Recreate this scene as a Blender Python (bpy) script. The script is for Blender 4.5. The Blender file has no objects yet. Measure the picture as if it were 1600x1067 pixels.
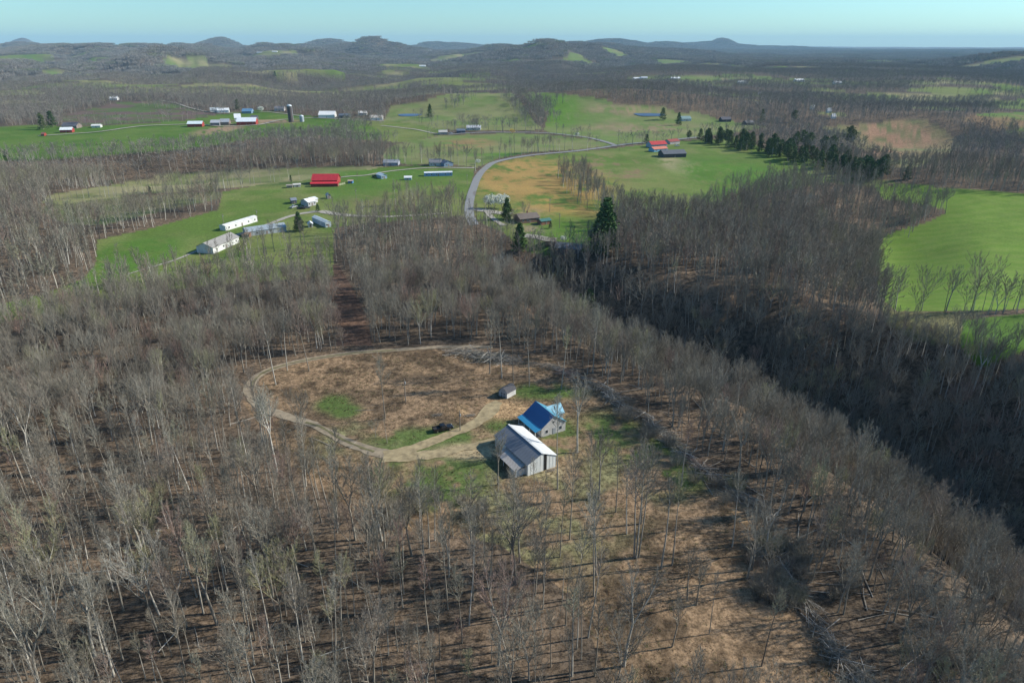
import bpy, math, random
import numpy as np
from mathutils import Vector, Matrix

SC = bpy.context.scene
COL = SC.collection
R = math.radians

# ------------------------------------------------------------------ camera, sky, sun, exposure
F = 1062.0; PITCH = R(23.6); CAMZ = 100.0
cam_d = bpy.data.cameras.new('camera'); cam = bpy.data.objects.new('camera', cam_d); COL.objects.link(cam)
cam_d.sensor_width = 36.0; cam_d.lens = F / 1600 * 36; cam_d.clip_start = 1.0; cam_d.clip_end = 90000.0
cam.location = (0, 0, CAMZ); cam.rotation_euler = (R(90) - PITCH, 0, 0)
SC.camera = cam
SUN_EL = R(33); SUN_AZ = R(10)            # azimuth measured from +X towards +Y
wd = bpy.data.worlds.new('World'); SC.world = wd; wd.use_nodes = True
wn = wd.node_tree; bg = wn.nodes['Background']
sky = wn.nodes.new('ShaderNodeTexSky'); sky.sky_type = 'NISHITA'; sky.sun_disc = False
sky.sun_elevation = SUN_EL; sky.sun_rotation = R(90) - SUN_AZ
sky.altitude = 200; sky.air_density = 1.0; sky.dust_density = 0.35; sky.ozone_density = 1.2
tint = wn.nodes.new('ShaderNodeMix'); tint.data_type = 'RGBA'; tint.blend_type = 'MULTIPLY'
tint.inputs['Factor'].default_value = 1.0
tint.inputs['B'].default_value = (0.62, 0.98, 1.18, 1)
wn.links.new(sky.outputs['Color'], tint.inputs['A'])
wn.links.new(tint.outputs['Result'], bg.inputs['Color'])
bg.inputs['Strength'].default_value = 0.098
sd = bpy.data.lights.new('sun', 'SUN'); sun = bpy.data.objects.new('sun', sd); COL.objects.link(sun)
sd.energy = 4.9; sd.angle = R(0.5); sd.color = (1.0, 0.94, 0.83)
sv = Vector((math.cos(SUN_EL)*math.cos(SUN_AZ), math.cos(SUN_EL)*math.sin(SUN_AZ), math.sin(SUN_EL)))
sun.rotation_euler = sv.to_track_quat('Z', 'Y').to_euler()
vs = SC.view_settings; vs.view_transform = 'Standard'; vs.look = 'None'; vs.gamma = 1.0; vs.use_curve_mapping = False
vs.exposure = 0.44
HAZE_DENSITY = 3.8e-5

# ------------------------------------------------------------------ numpy noise
def _hash(ix, iy, s):
    h = (ix.astype(np.int64)*374761393 + iy.astype(np.int64)*668265263 + s*974711) & 0xffffffff
    h = ((h ^ (h >> 13))*1274126177) & 0xffffffff
    h = h ^ (h >> 16)
    return (h & 0xffff) / 65535.0
def vnoise(x, y, s=0):
    x = np.asarray(x, float); y = np.asarray(y, float)
    ix = np.floor(x); iy = np.floor(y); fx = x-ix; fy = y-iy
    fx = fx*fx*fx*(fx*(fx*6-15)+10); fy = fy*fy*fy*(fy*(fy*6-15)+10)
    a = _hash(ix, iy, s); b = _hash(ix+1, iy, s); c = _hash(ix, iy+1, s); d = _hash(ix+1, iy+1, s)
    return (a*(1-fx)+b*fx)*(1-fy) + (c*(1-fx)+d*fx)*fy
def fbm(x, y, s=0, o=4):
    r = 0; a = 1; t = 0
    for i in range(o):
        r = r + a*vnoise(x*2**i + 17.3*i, y*2**i - 9.1*i, s+i); t += a; a *= 0.5
    return r/t
def sstep(a, b, x):
    t = np.clip((x-a)/(b-a), 0, 1); return t*t*(3-2*t)

# ------------------------------------------------------------------ the lie of the land
VALLEY = [(-30,385,2,30),(-5,345,10,38),(32,298,28,46),(72,254,44,60),(117,227,54,74),(150,172,58,84),(175,100,56,90),(190,0,56,90),(200,-200,56,90)]
GULLY2 = [(117,227,0,20),(190,330,10,50),(235,420,12,60),(290,520,6,60)]
# knobs: picture column, picture row of the top, distance, spread in columns
KNOBS = [(240,60,6400,190),(470,62,7500,150),(900,63,6500,130),(60,63,8000,120),(587,50,7000,24),(592,61,7000,70),(230,52,6500,48),(150,61,6300,70),(350,57,9500,28),(405,61,6000,40),(60,66,6000,60),
         (520,60,9500,36),(845,55,4800,46),(905,63,5200,52),(800,66,6000,60),(955,60,11000,60),(1030,63,12000,40),(1128,57,13500,17),(1112,63,13500,55),
         (1215,70,13500,60),(1600,80,3300,60),(40,58,15000,16),(300,66,4300,60),(690,64,12000,60),(480,66,5200,70)]
def _seg(x, y, pts):
    best = np.full(np.shape(x), 1e9); dep = np.zeros(np.shape(x)); wid = np.ones(np.shape(x))
    for (ax, ay, ad, aw), (bx, by, bd, bw) in zip(pts[:-1], pts[1:]):
        dx, dy = bx-ax, by-ay; t = np.clip(((x-ax)*dx+(y-ay)*dy)/(dx*dx+dy*dy), 0, 1)
        d = np.hypot(x-ax-t*dx, y-ay-t*dy); m = d < best
        best = np.where(m, d, best); dep = np.where(m, ad+(bd-ad)*t, dep); wid = np.where(m, aw+(bw-aw)*t, wid)
    return best, dep, wid
FLATS = []          # (x, y, radius x, radius y, level) : ponds, filled in below
def hraw(x, y):
    x = np.asarray(x, float); y = np.asarray(y, float)
    r = np.hypot(x, y)
    z = 3.0*(fbm(x/140, y/140, 3, 3)-0.5)*sstep(40, 400, r)
    z = z + 0.5*(fbm(x/25, y/25, 9, 2)-0.5)
    d, dp, w = _seg(x, y, VALLEY)
    axis = np.interp(y, [-200, 0, 100, 172, 227, 254, 298, 345], [200, 190, 175, 150, 117, 72, 32, -5])
    w = w*(1-0.20*sstep(-10, 25, x-axis)*sstep(330, 270, y))          # the far side is the steeper one
    z = z - dp*np.cos(np.pi/2*np.clip(d/w, 0, 1))**2
    d, dp, w = _seg(x, y, GULLY2)
    z = z - dp*np.cos(np.pi/2*np.clip(d/w, 0, 1))**2
    z = z - 9*np.exp(-((x-250)/130)**2-((y-380)/150)**2)            # the bright field dips towards the valley
    z = z - 16*np.exp(-((x+330)/120)**2-((y-620)/60)**2)            # hollow with the strip of trees
    z = z + 30*np.exp(-((x-190)/240)**2-((y-1230)/190)**2)          # green rise in the middle distance
    z = z + 16*np.exp(-((x+130)/110)**2-((y-1250)/130)**2)
    z = z + 14*np.exp(-((x-620)/150)**2-((y-980)/120)**2)           # eroded knoll
    z = z - 18*np.exp(-((x-470)/90)**2-((y-860)/90)**2)
    side = np.clip(0.5 - x/np.maximum(r, 1)*0.9, 0.25, 1.2)
    amp = sstep(1250, 2800, r)
    n = fbm(x/760+3.1, y/900+1.7, 21, 4)
    rid = 1-np.abs(2*n-1)*2.4
    z = z - amp*(8 + 90*side*np.clip(rid, 0, 1)) + amp*22
    z = z + amp*26*(fbm(x/2600, y/2600, 33, 2)-0.5)
    k = np.zeros(np.shape(x))
    for px, py, D, sp in KNOBS:
        cx = (px-800)/F*(D*math.cos(PITCH)+40); sx = sp/F*D*0.92; sy = max(420, sx*0.8)
        top = 100 + D*(69.5-py)/1264 - 28
        k = np.maximum(k, top*np.exp(-0.5*((x-cx)/sx)**2-0.5*((y-D)/sy)**2))
    return z + k*(0.80+0.36*fbm(x/900, y/900, 44, 4))*sstep(2300, 3300, r)
def h(x, y):
    z = hraw(x, y)
    for fx, fy, rx, ry, lv in FLATS:
        q = np.sqrt(((x-fx)/rx)**2+((y-fy)/ry)**2); m = 1-sstep(1.0, 1.8, q)
        z = z*(1-m)+(lv-0.4)*m
    return z
def hs(x, y): return float(h(np.array([x], float), np.array([y], float))[0])
CP, SP = math.cos(PITCH), math.sin(PITCH)
def proj(x, y, z):
    zc = y*CP + (CAMZ-z)*SP; up = y*SP - (CAMZ-z)*CP
    zc = np.maximum(zc, 1e-3)
    return 800+x/zc*F, 533.5-up/zc*F, zc
TT = np.concatenate([np.linspace(40, 700, 700), np.geomspace(701, 30000, 1500)])
def at(px, py):
    """the point of the land seen at a place of the photograph"""
    u = (px-800)/F; v = (533.5-py)/F
    d = np.array([u, CP+v*SP, -SP+v*CP]); d /= np.linalg.norm(d)
    zz = CAMZ+TT*d[2]; g = h(TT*d[0], TT*d[1]); c = zz < g
    i = int(np.argmax(c)) if c.any() else len(TT)-1
    a, b = TT[max(i-1, 0)], TT[i]
    t = np.linspace(a, b, 40); zz = CAMZ+t*d[2]; g = h(t*d[0], t*d[1]); c = zz < g
    j = int(np.argmax(c)) if c.any() else 39
    return (t[j]*d[0], t[j]*d[1], float(g[j]))
def traced(poly, step=14.0, close=True):
    out = []; n = len(poly)
    for i in range(n if close else n-1):
        a, b = poly[i], poly[(i+1) % n]
        k = max(1, int(math.hypot(a[0]-b[0], (a[1]-b[1])*3)/step))
        for j in range(k): out.append(at(a[0]+(b[0]-a[0])*j/k, a[1]+(b[1]-a[1])*j/k))
    if not close: out.append(at(*poly[-1]))
    return np.array(out)
def inside(x, y, P):
    res = np.zeros(x.shape, bool)
    m = (x >= P[:, 0].min()) & (x <= P[:, 0].max()) & (y >= P[:, 1].min()) & (y <= P[:, 1].max())
    idx = np.nonzero(m)[0]
    if len(idx) == 0: return res
    xs, ys = x[idx], y[idx]; c = np.zeros(len(idx), bool); n = len(P)
    for i in range(n):
        x1, y1 = P[i, 0], P[i, 1]; x2, y2 = P[(i+1) % n, 0], P[(i+1) % n, 1]
        if y1 == y2: continue
        c ^= ((y1 > ys) != (y2 > ys)) & (xs < (x2-x1)*(ys-y1)/(y2-y1)+x1)
    res[idx] = c
    return res

# ponds: level the land under them first
POND_W = []
for (px, py, wpx, ry) in ((640, 180, 17, 22), (1014, 179.5, 22, 26)):
    x, y, z = at(px, py); rx = wpx/F*y
    POND_W.append((x, y, rx, ry, z)); FLATS.append((x, y, rx*1.0, ry*1.0, z))

# ------------------------------------------------------------------ land cover outlines, traced on the land
G_BRIGHT = ((0.066, 0.132, 0.018), (0.098, 0.152, 0.030)); G_MID = ((0.095, 0.150, 0.030), (0.150, 0.175, 0.055)); G_PALE = ((0.125, 0.175, 0.052), (0.175, 0.185, 0.078))
G_TAN = ((0.25, 0.225, 0.12), (0.15, 0.17, 0.065)); ORANGE = ((0.26, 0.17, 0.085), (0.13, 0.15, 0.055)); PLOUGH = ((0.125, 0.085, 0.075), (0.085, 0.12, 0.04))
RED = ((0.19, 0.155, 0.080), (0.13, 0.145, 0.06)); CLEAR = ((0.225, 0.153, 0.092), (0.145, 0.102, 0.064)); YARD = ((0.10, 0.15, 0.04), (0.06, 0.12, 0.02))
FIELDS_PX = [
 ('clearing', [(395,604),(420,577),(480,560),(560,551),(640,546),(760,548),(860,560),(910,592),(960,622),(1010,660),(1050,692),(1110,748),(1170,792),(1200,808),(1190,850),(1165,900),(1180,940),(1250,965),(1290,1015),(1330,1067),(1335,1130),(1000,1130),(940,1040),(905,940),(850,900),(780,850),(700,835),(620,826),(560,800),(500,768),(455,730),(430,700),(400,660),(380,630)], CLEAR, 0.5),
 ('gap', [(505,415),(530,415),(548,445),(575,500),(582,540),(525,540),(530,500),(508,445)], ((0.13,0.08,0.055),(0.09,0.06,0.045)), 0.5),
 ('home_field', [(-90,495),(60,462),(130,436),(150,412),(152,375),(236,357),(341,328),(348,300),(400,290),(470,283),(530,262),(600,262),(650,258),(742,262),(735,300),(728,336),(650,343),(560,350),(522,356),(520,430),(420,440),(350,444),(250,455),(150,474),(60,492),(-90,525)], G_MID, 0.2),
 ('hollow_field', [(75,320),(200,307),(345,299),(349,306),(341,311),(236,334),(165,351),(120,352),(90,345),(62,330)], ((0.10,0.12,0.05),(0.14,0.13,0.07)), 0.3),
 ('strip_field', [(65,317),(75,305),(200,285),(270,272),(405,264),(540,260),(600,260),(560,270),(480,282),(400,290),(320,297),(200,306),(100,319)], G_TAN, 0.1),
 ('far_pasture', [(-90,200),(57,196),(135,198),(277,190),(340,180),(400,172),(500,183),(560,186),(600,190),(598,222),(500,212),(400,216),(330,228),(250,238),(150,245),(60,250),(-90,256)], G_BRIGHT, 0.15),
 ('ploughed_field', [(96,182),(140,171),(190,160),(256,158),(282,165),(308,173),(338,179),(277,188.5),(135,196),(100,194)], PLOUGH, 0.2),
 ('side_field', [(560,187),(640,190),(700,201),(690,210),(640,222),(590,222),(595,205)], G_MID, 0.1),
 ('road_field', [(600,236),(620,225),(690,212),(730,210),(800,208),(860,211),(920,218),(962,227),(900,234),(830,238),(780,247),(745,262),(700,256),(640,258),(600,250)], G_PALE, 0.1),
 ('north_field', [(600,188),(611,167),(658,160),(692,148),(739,145),(770,146),(800,145),(815,160),(835,190),(850,203),(800,204),(740,204),(690,202),(640,192)], G_PALE, 0.1),
 ('hill_field', [(812,146),(834,144),(884,147),(945,155),(962,163),(1036,167),(1056,175),(1094,177),(1127,188),(1161,192),(1200,198),(1150,207),(1090,215),(1010,224),(962,226),(920,217),(860,208),(850,203),(858,175),(830,160)], G_PALE, 0.1),
 ('east_field', [(755,262),(800,248),(870,240),(950,233),(1010,226),(1090,219),(1150,215),(1200,235),(1250,240),(1300,258),(1363,279),(1398,284),(1380,292),(1290,285),(1200,302),(1150,330),(1100,345),(1040,345),(1000,340),(940,345),(945,390),(850,402),(815,388),(785,362),(748,347),(740,330),(735,300)], G_MID, 0.1),
 ('bright_field', [(1365,288),(1447,291),(1600,302),(1760,314),(1760,500),(1600,482),(1540,486),(1400,486),(1372,462),(1368,400),(1381,372),(1395,363),(1447,348),(1478,334),(1476,328),(1457,322),(1430,318),(1380,310)], ((0.110,0.195,0.024),(0.150,0.220,0.040)), 0.0),
 ('verge_field', [(1372,464),(1400,488),(1540,488),(1506,502),(1502,540),(1430,532),(1385,505)], ((0.14,0.13,0.06),(0.09,0.11,0.04)), 0.5),
 ('lower_bright_field', [(1505,500),(1600,490),(1760,500),(1760,570),(1620,540),(1570,560),(1530,575),(1500,540)], G_BRIGHT, 0.0),
 ('eroded_field', [(1285,199),(1340,195),(1400,188),(1440,185),(1470,200),(1500,222),(1480,245),(1430,262),(1395,262),(1360,240),(1330,225),(1300,215)], RED, 0.3),
 ('corner_field', [(1500,186),(1532,178),(1760,170),(1760,225),(1600,215),(1560,203)], ((0.20,0.13,0.07),(0.09,0.15,0.03)), 0.2),
]
FIELDS = [(n, traced(p), c, k) for n, p, c, k in FIELDS_PX]
# far fields: picture place, half width in columns, half depth in metres
FARF_PX = [(30,94,34,240,G_MID),(240,133,30,60,G_TAN),(500,110,42,130,G_MID),(655,103,60,260,G_MID),(610,117,30,60,G_TAN),(700,92,34,200,G_TAN),(745,86,24,100,G_PALE),(900,84,14,60,G_TAN),(800,100,20,120,G_PALE),
 (1052,97,26,260,G_PALE),(1090,105,34,160,G_PALE),(1345,95,32,300,G_MID),(1370,101,24,120,G_PALE),(1150,105,14,200,G_PALE),(1212,127,36,130,G_PALE),(1250,130,20,60,G_PALE),(1522,129,26,160,G_MID),(1090,128,34,90,G_TAN),
 (1160,155,32,60,ORANGE),(1470,170,36,40,G_PALE),(905,95,20,120,G_PALE),(420,84,40,200,G_TAN),(1300,178,22,30,G_PALE),(1010,124,26,60,G_PALE),(1130,132,20,50,G_PALE),(560,140,24,30,G_TAN),(1400,112,34,120,G_PALE),(1000,107,18,90,G_PALE),
 (120,90,20,120,G_TAN),(300,100,24,120,G_PALE),(960,82,18,200,G_PALE),(20,160,60,40,G_TAN),(1290,142,24,50,G_TAN)]
FARF = []
for px, py, w, ry, c in FARF_PX:
    x, y, z = at(px, py); FARF.append((x, y, w/F*(y*CP+40), ry, c))
_r = random.Random(42)
for _ in range(130):
    D = 1500*math.exp(_r.random()*1.35); a = _r.uniform(-.62, .66); q = _r.uniform(50, 230)*(D/3500)**.4
    FARF.append((D*math.sin(a), D*math.cos(a), q, q*_r.uniform(.35, .9), _r.choice((G_PALE, G_MID, G_TAN, G_PALE, G_TAN))))
def infar(x, y, q=1.0):
    m = np.zeros(x.shape, bool)
    for fx, fy, rx, ry, c in FARF:
        a = 1+0.25*np.sin(np.arctan2(y-fy, x-fx)*3+fx)
        m |= ((x-fx)/rx)**2+((y-fy)/ry)**2 < q*a
    return m
def is_open(x, y):
    m = infar(x, y)
    for n, P, c, k in FIELDS: m |= inside(x, y, P)
    return m

# ------------------------------------------------------------------ object helpers
def tag(o, label=None, cat=None, group=None, kind=None):
    if label: o['label'] = label
    if cat: o['category'] = cat
    if group: o['group'] = group
    if kind: o['kind'] = kind
    return o
def new_obj(name, me, parent=None):
    o = bpy.data.objects.new(name, me); COL.objects.link(o)
    if parent: o.parent = parent
    return o
def empty(name, loc, rz=0.0):
    o = bpy.data.objects.new(name, None); COL.objects.link(o); o.location = loc; o.rotation_euler = (0, 0, rz)
    o.empty_display_size = 0.5
    return o
class MB:
    def __init__(s): s.v = []; s.f = []; s.m = []; s.cm = 0
    def quadbox(s, c, d, rz=0, tilt=None):
        x, y, z = d[0]/2, d[1]/2, d[2]/2; b = len(s.v)
        M = Matrix.Translation(c) @ (tilt if tilt is not None else Matrix.Rotation(rz, 4, 'Z'))
        for q in ((-x,-y,-z),(x,-y,-z),(x,y,-z),(-x,y,-z),(-x,-y,z),(x,-y,z),(x,y,z),(-x,y,z)): s.v.append(tuple(M @ Vector(q)))
        for f in ((0,3,2,1),(4,5,6,7),(0,1,5,4),(1,2,6,5),(2,3,7,6),(3,0,4,7)): s.f.append(tuple(b+i for i in f)); s.m.append(s.cm)
        return s
    def path(s, pts, rad, n=5, cap=False):
        b = len(s.v); N = len(pts)
        for i, (p, r) in enumerate(zip(pts, rad)):
            d = (pts[min(i+1, N-1)]-pts[max(i-1, 0)])
            if d.length < 1e-6: d = Vector((0, 0, 1))
            d.normalize(); u = d.orthogonal().normalized(); w = d.cross(u)
            if abs(d.z) > 0.8:
                u = Vector((1, 0, 0)); u = (u-d*u.dot(d)).normalized(); w = d.cross(u)
            for k in range(n):
                a = 2*math.pi*k/n; q = p+(u*math.cos(a)+w*math.sin(a))*r; s.v.append((q.x, q.y, q.z))
        for i in range(N-1):
            for k in range(n):
                s.f.append((b+i*n+k, b+i*n+(k+1) % n, b+(i+1)*n+(k+1) % n, b+(i+1)*n+k)); s.m.append(s.cm)
        if cap:
            s.f.append(tuple(b+(N-1)*n+k for k in range(n))); s.m.append(s.cm)
            s.f.append(tuple(b+k for k in reversed(range(n)))); s.m.append(s.cm)
    def sliver(s, p, q, w, side):
        b = len(s.v); a = side*w
        s.v += [tuple(p-a), tuple(p+a), tuple(q)]; s.f.append((b, b+1, b+2)); s.m.append(s.cm)
    def poly(s, pts):
        b = len(s.v); s.v += [tuple(p) for p in pts]; s.f.append(tuple(range(b, b+len(pts)))); s.m.append(s.cm)
    def prism(s, outline, axis_len, M):
        """outline in local xz, extruded along local y"""
        b = len(s.v); n = len(outline)
        for yy in (-axis_len/2, axis_len/2):
            for (x, z) in outline: s.v.append(tuple(M @ Vector((x, yy, z))))
        for k in range(n): s.f.append((b+k, b+(k+1) % n, b+n+(k+1) % n, b+n+k)); s.m.append(s.cm)
        s.f.append(tuple(b+k for k in reversed(range(n)))); s.f.append(tuple(b+n+k for k in range(n))); s.m += [s.cm, s.cm]
    def mesh(s, name, mats, smooth=False):
        me = bpy.data.meshes.new(name); me.from_pydata(s.v, [], s.f)
        for m in (mats if isinstance(mats, (list, tuple)) else [mats]): me.materials.append(m)
        me.polygons.foreach_set('material_index', s.m)
        if smooth: me.polygons.foreach_set('use_smooth', [True]*len(s.f))
        me.update(); return me
    def build(s, name, mats, parent=None, smooth=False): return new_obj(name, s.mesh(name, mats, smooth), parent)
def copy_tree(o, parent=None):
    c = o.copy(); COL.objects.link(c)
    if parent: c.parent = parent
    for ch in o.children: copy_tree(ch, c)
    return c

# ------------------------------------------------------------------ materials
def nodes(name):
    m = bpy.data.materials.new(name); m.use_nodes = True; nt = m.node_tree
    return m, nt, nt.nodes['Principled BSDF'], nt.links
def mat(name, col, rough=0.8, metal=0.0, nscale=0.0, namt=0.25, bump=0.0, spec=0.3, col2=None, stretch=None):
    m, nt, b, L = nodes(name)
    b.inputs['Roughness'].default_value = rough; b.inputs['Metallic'].default_value = metal
    b.inputs['Specular IOR Level'].default_value = spec
    b.inputs['Base Color'].default_value = (*col, 1)
    if nscale:
        tc = nt.nodes.new('ShaderNodeTexCoord'); n = nt.nodes.new('ShaderNodeTexNoise'); n.inputs['Scale'].default_value = nscale; n.inputs['Detail'].default_value = 5
        src = tc.outputs['Object']
        if stretch:
            mp = nt.nodes.new('ShaderNodeMapping'); mp.inputs['Scale'].default_value = stretch; L.new(src, mp.inputs['Vector']); src = mp.outputs['Vector']
        L.new(src, n.inputs['Vector'])
        r = nt.nodes.new('ShaderNodeValToRGB'); r.color_ramp.elements[0].position = 0.3; r.color_ramp.elements[1].position = 0.7
        c2 = col2 or tuple(c*(1-namt) for c in col)
        r.color_ramp.elements[0].color = (*c2, 1); r.color_ramp.elements[1].color = (*col, 1)
        L.new(n.outputs['Fac'], r.inputs['Fac']); L.new(r.outputs['Color'], b.inputs['Base Color'])
        if bump:
            bp = nt.nodes.new('ShaderNodeBump'); bp.inputs['Strength'].default_value = bump; bp.inputs['Distance'].default_value = 0.05
            L.new(n.outputs['Fac'], bp.inputs['Height']); L.new(bp.outputs['Normal'], b.inputs['Normal'])
    return m
_mc = {}
def paint(col, rough=0.6, metal=0.0, name='paint'):
    k = (tuple(round(c, 3) for c in col), rough, metal, name)
    if k not in _mc: _mc[k] = mat(name, col, rough, metal, nscale=0.7, namt=0.22, bump=0.05)
    return _mc[k]
def rand_mat(name, ramp, rough=0.9, nscale=1.5):
    m, nt, b, L = nodes(name)
    oi = nt.nodes.new('ShaderNodeObjectInfo'); r = nt.nodes.new('ShaderNodeValToRGB'); L.new(oi.outputs['Random'], r.inputs['Fac'])
    els = r.color_ramp.elements
    while len(els) > 1: els.remove(els[-1])
    els[0].position = ramp[0][0]; els[0].color = (*ramp[0][1], 1)
    for p, c in ramp[1:]:
        e = els.new(p); e.color = (*c, 1)
    n = nt.nodes.new('ShaderNodeTexNoise'); n.inputs['Scale'].default_value = nscale
    tc = nt.nodes.new('ShaderNodeTexCoord'); L.new(tc.outputs['Object'], n.inputs['Vector'])
    mr = nt.nodes.new('ShaderNodeMapRange'); mr.inputs['From Min'].default_value = 0.3; mr.inputs['From Max'].default_value = 0.7; mr.inputs['To Min'].default_value = 0.7; mr.inputs['To Max'].default_value = 1.25
    L.new(n.outputs['Fac'], mr.inputs['Value'])
    mx = nt.nodes.new('ShaderNodeVectorMath'); mx.operation = 'SCALE'; L.new(r.outputs['Color'], mx.inputs[0]); L.new(mr.outputs['Result'], mx.inputs['Scale'])
    L.new(mx.outputs['Vector'], b.inputs['Base Color']); b.inputs['Roughness'].default_value = rough; b.inputs['Specular IOR Level'].default_value = 0.15
    return m
BARK = rand_mat('bark', [(0, (0.32, 0.295, 0.25)), (0.3, (0.22, 0.20, 0.165)), (0.6, (0.42, 0.40, 0.35)), (0.8, (0.16, 0.14, 0.115)), (1, (0.52, 0.50, 0.45))], nscale=0.8)
TWIG = rand_mat('twig', [(0, (0.29, 0.27, 0.215)), (0.12, (0.17, 0.15, 0.12)), (0.25, (0.24, 0.215, 0.17)), (0.4, (0.33, 0.30, 0.24)), (0.5, (0.26, 0.235, 0.185)), (0.72, (0.26, 0.225, 0.18)), (0.80, (0.30, 0.205, 0.165)), (0.87, (0.28, 0.26, 0.21)), (0.955, (0.30, 0.29, 0.16)), (1, (0.36, 0.34, 0.29))], nscale=0.3)
TWIG_FAR = rand_mat('distant_twig', [(0, (0.27, 0.25, 0.22)), (0.3, (0.21, 0.20, 0.175)), (0.6, (0.30, 0.275, 0.245)), (0.85, (0.25, 0.215, 0.19)), (0.94, (0.22, 0.24, 0.14)), (1, (0.32, 0.30, 0.27))], nscale=0.1)
NEEDLE = rand_mat('needle', [(0, (0.050, 0.095, 0.036)), (0.5, (0.070, 0.120, 0.042)), (1, (0.10, 0.125, 0.052))], nscale=0.6)
NEEDLE_LT = rand_mat('pale_needle', [(0, (0.055, 0.12, 0.035)), (1, (0.07, 0.13, 0.04))], nscale=0.6)
BLOSSOM = mat('blossom', (0.72, 0.74, 0.66), 0.9, nscale=0.8, namt=0.3)
YBLOSSOM = mat('yellow_blossom', (0.65, 0.42, 0.03), 0.9)
LOGM = rand_mat('weathered_wood', [(0, (0.42, 0.39, 0.34)), (0.5, (0.25, 0.22, 0.185)), (1, (0.55, 0.52, 0.46))], nscale=1.0)

def ground_mat():
    m, nt, b, L = nodes('ground_cover')
    at_ = nt.nodes.new('ShaderNodeAttribute'); at_.attribute_name = 'cover'
    ak = nt.nodes.new('ShaderNodeAttribute'); ak.attribute_name = 'litter'
    tc = nt.nodes.new('ShaderNodeTexCoord')
    def noise(sc, det, out='Fac', rough=0.6):
        n = nt.nodes.new('ShaderNodeTexNoise'); n.inputs['Scale'].default_value = sc; n.inputs['Detail'].default_value = det; n.inputs['Roughness'].default_value = rough
        L.new(tc.outputs['Object'], n.inputs['Vector']); return n.outputs[out]
    def rng(src, a, b_, c, d):
        r = nt.nodes.new('ShaderNodeMapRange'); L.new(src, r.inputs['Value'])
        for k, v in zip(('From Min', 'From Max', 'To Min', 'To Max'), (a, b_, c, d)): r.inputs[k].default_value = v
        return r.outputs['Result']
    def mul(a, b_):
        n = nt.nodes.new('ShaderNodeMath'); n.operation = 'MULTIPLY'; L.new(a, n.inputs[0]); L.new(b_, n.inputs[1]); return n.outputs[0]
    leaf = rng(noise(0.6, 8, rough=0.9), 0.43, 0.57, 0.40, 1.65)      # litter: strong speckle
    clump = rng(noise(0.35, 4), 0.35, 0.65, 0.82, 1.18)
    grass = rng(noise(0.8, 6, rough=0.7), 0.3, 0.7, 0.80, 1.22)
    big = rng(noise(0.03, 4), 0.3, 0.7, 0.88, 1.12)
    mx = nt.nodes.new('ShaderNodeMix'); L.new(ak.outputs['Fac'], mx.inputs[0]); L.new(grass, mx.inputs[2]); L.new(mul(leaf, clump), mx.inputs[3])
    f = mul(mx.outputs[0], big)
    sc = nt.nodes.new('ShaderNodeVectorMath'); sc.operation = 'SCALE'; L.new(at_.outputs['Color'], sc.inputs[0]); L.new(f, sc.inputs['Scale'])
    L.new(sc.outputs['Vector'], b.inputs['Base Color'])
    bp = nt.nodes.new('ShaderNodeBump'); bp.inputs['Strength'].default_value = 0.6; bp.inputs['Distance'].default_value = 0.25
    L.new(noise(1.1, 5), bp.inputs['Height']); L.new(bp.outputs['Normal'], b.inputs['Normal'])
    b.inputs['Roughness'].default_value = 0.95; b.inputs['Specular IOR Level'].default_value = 0.1
    return m

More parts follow.
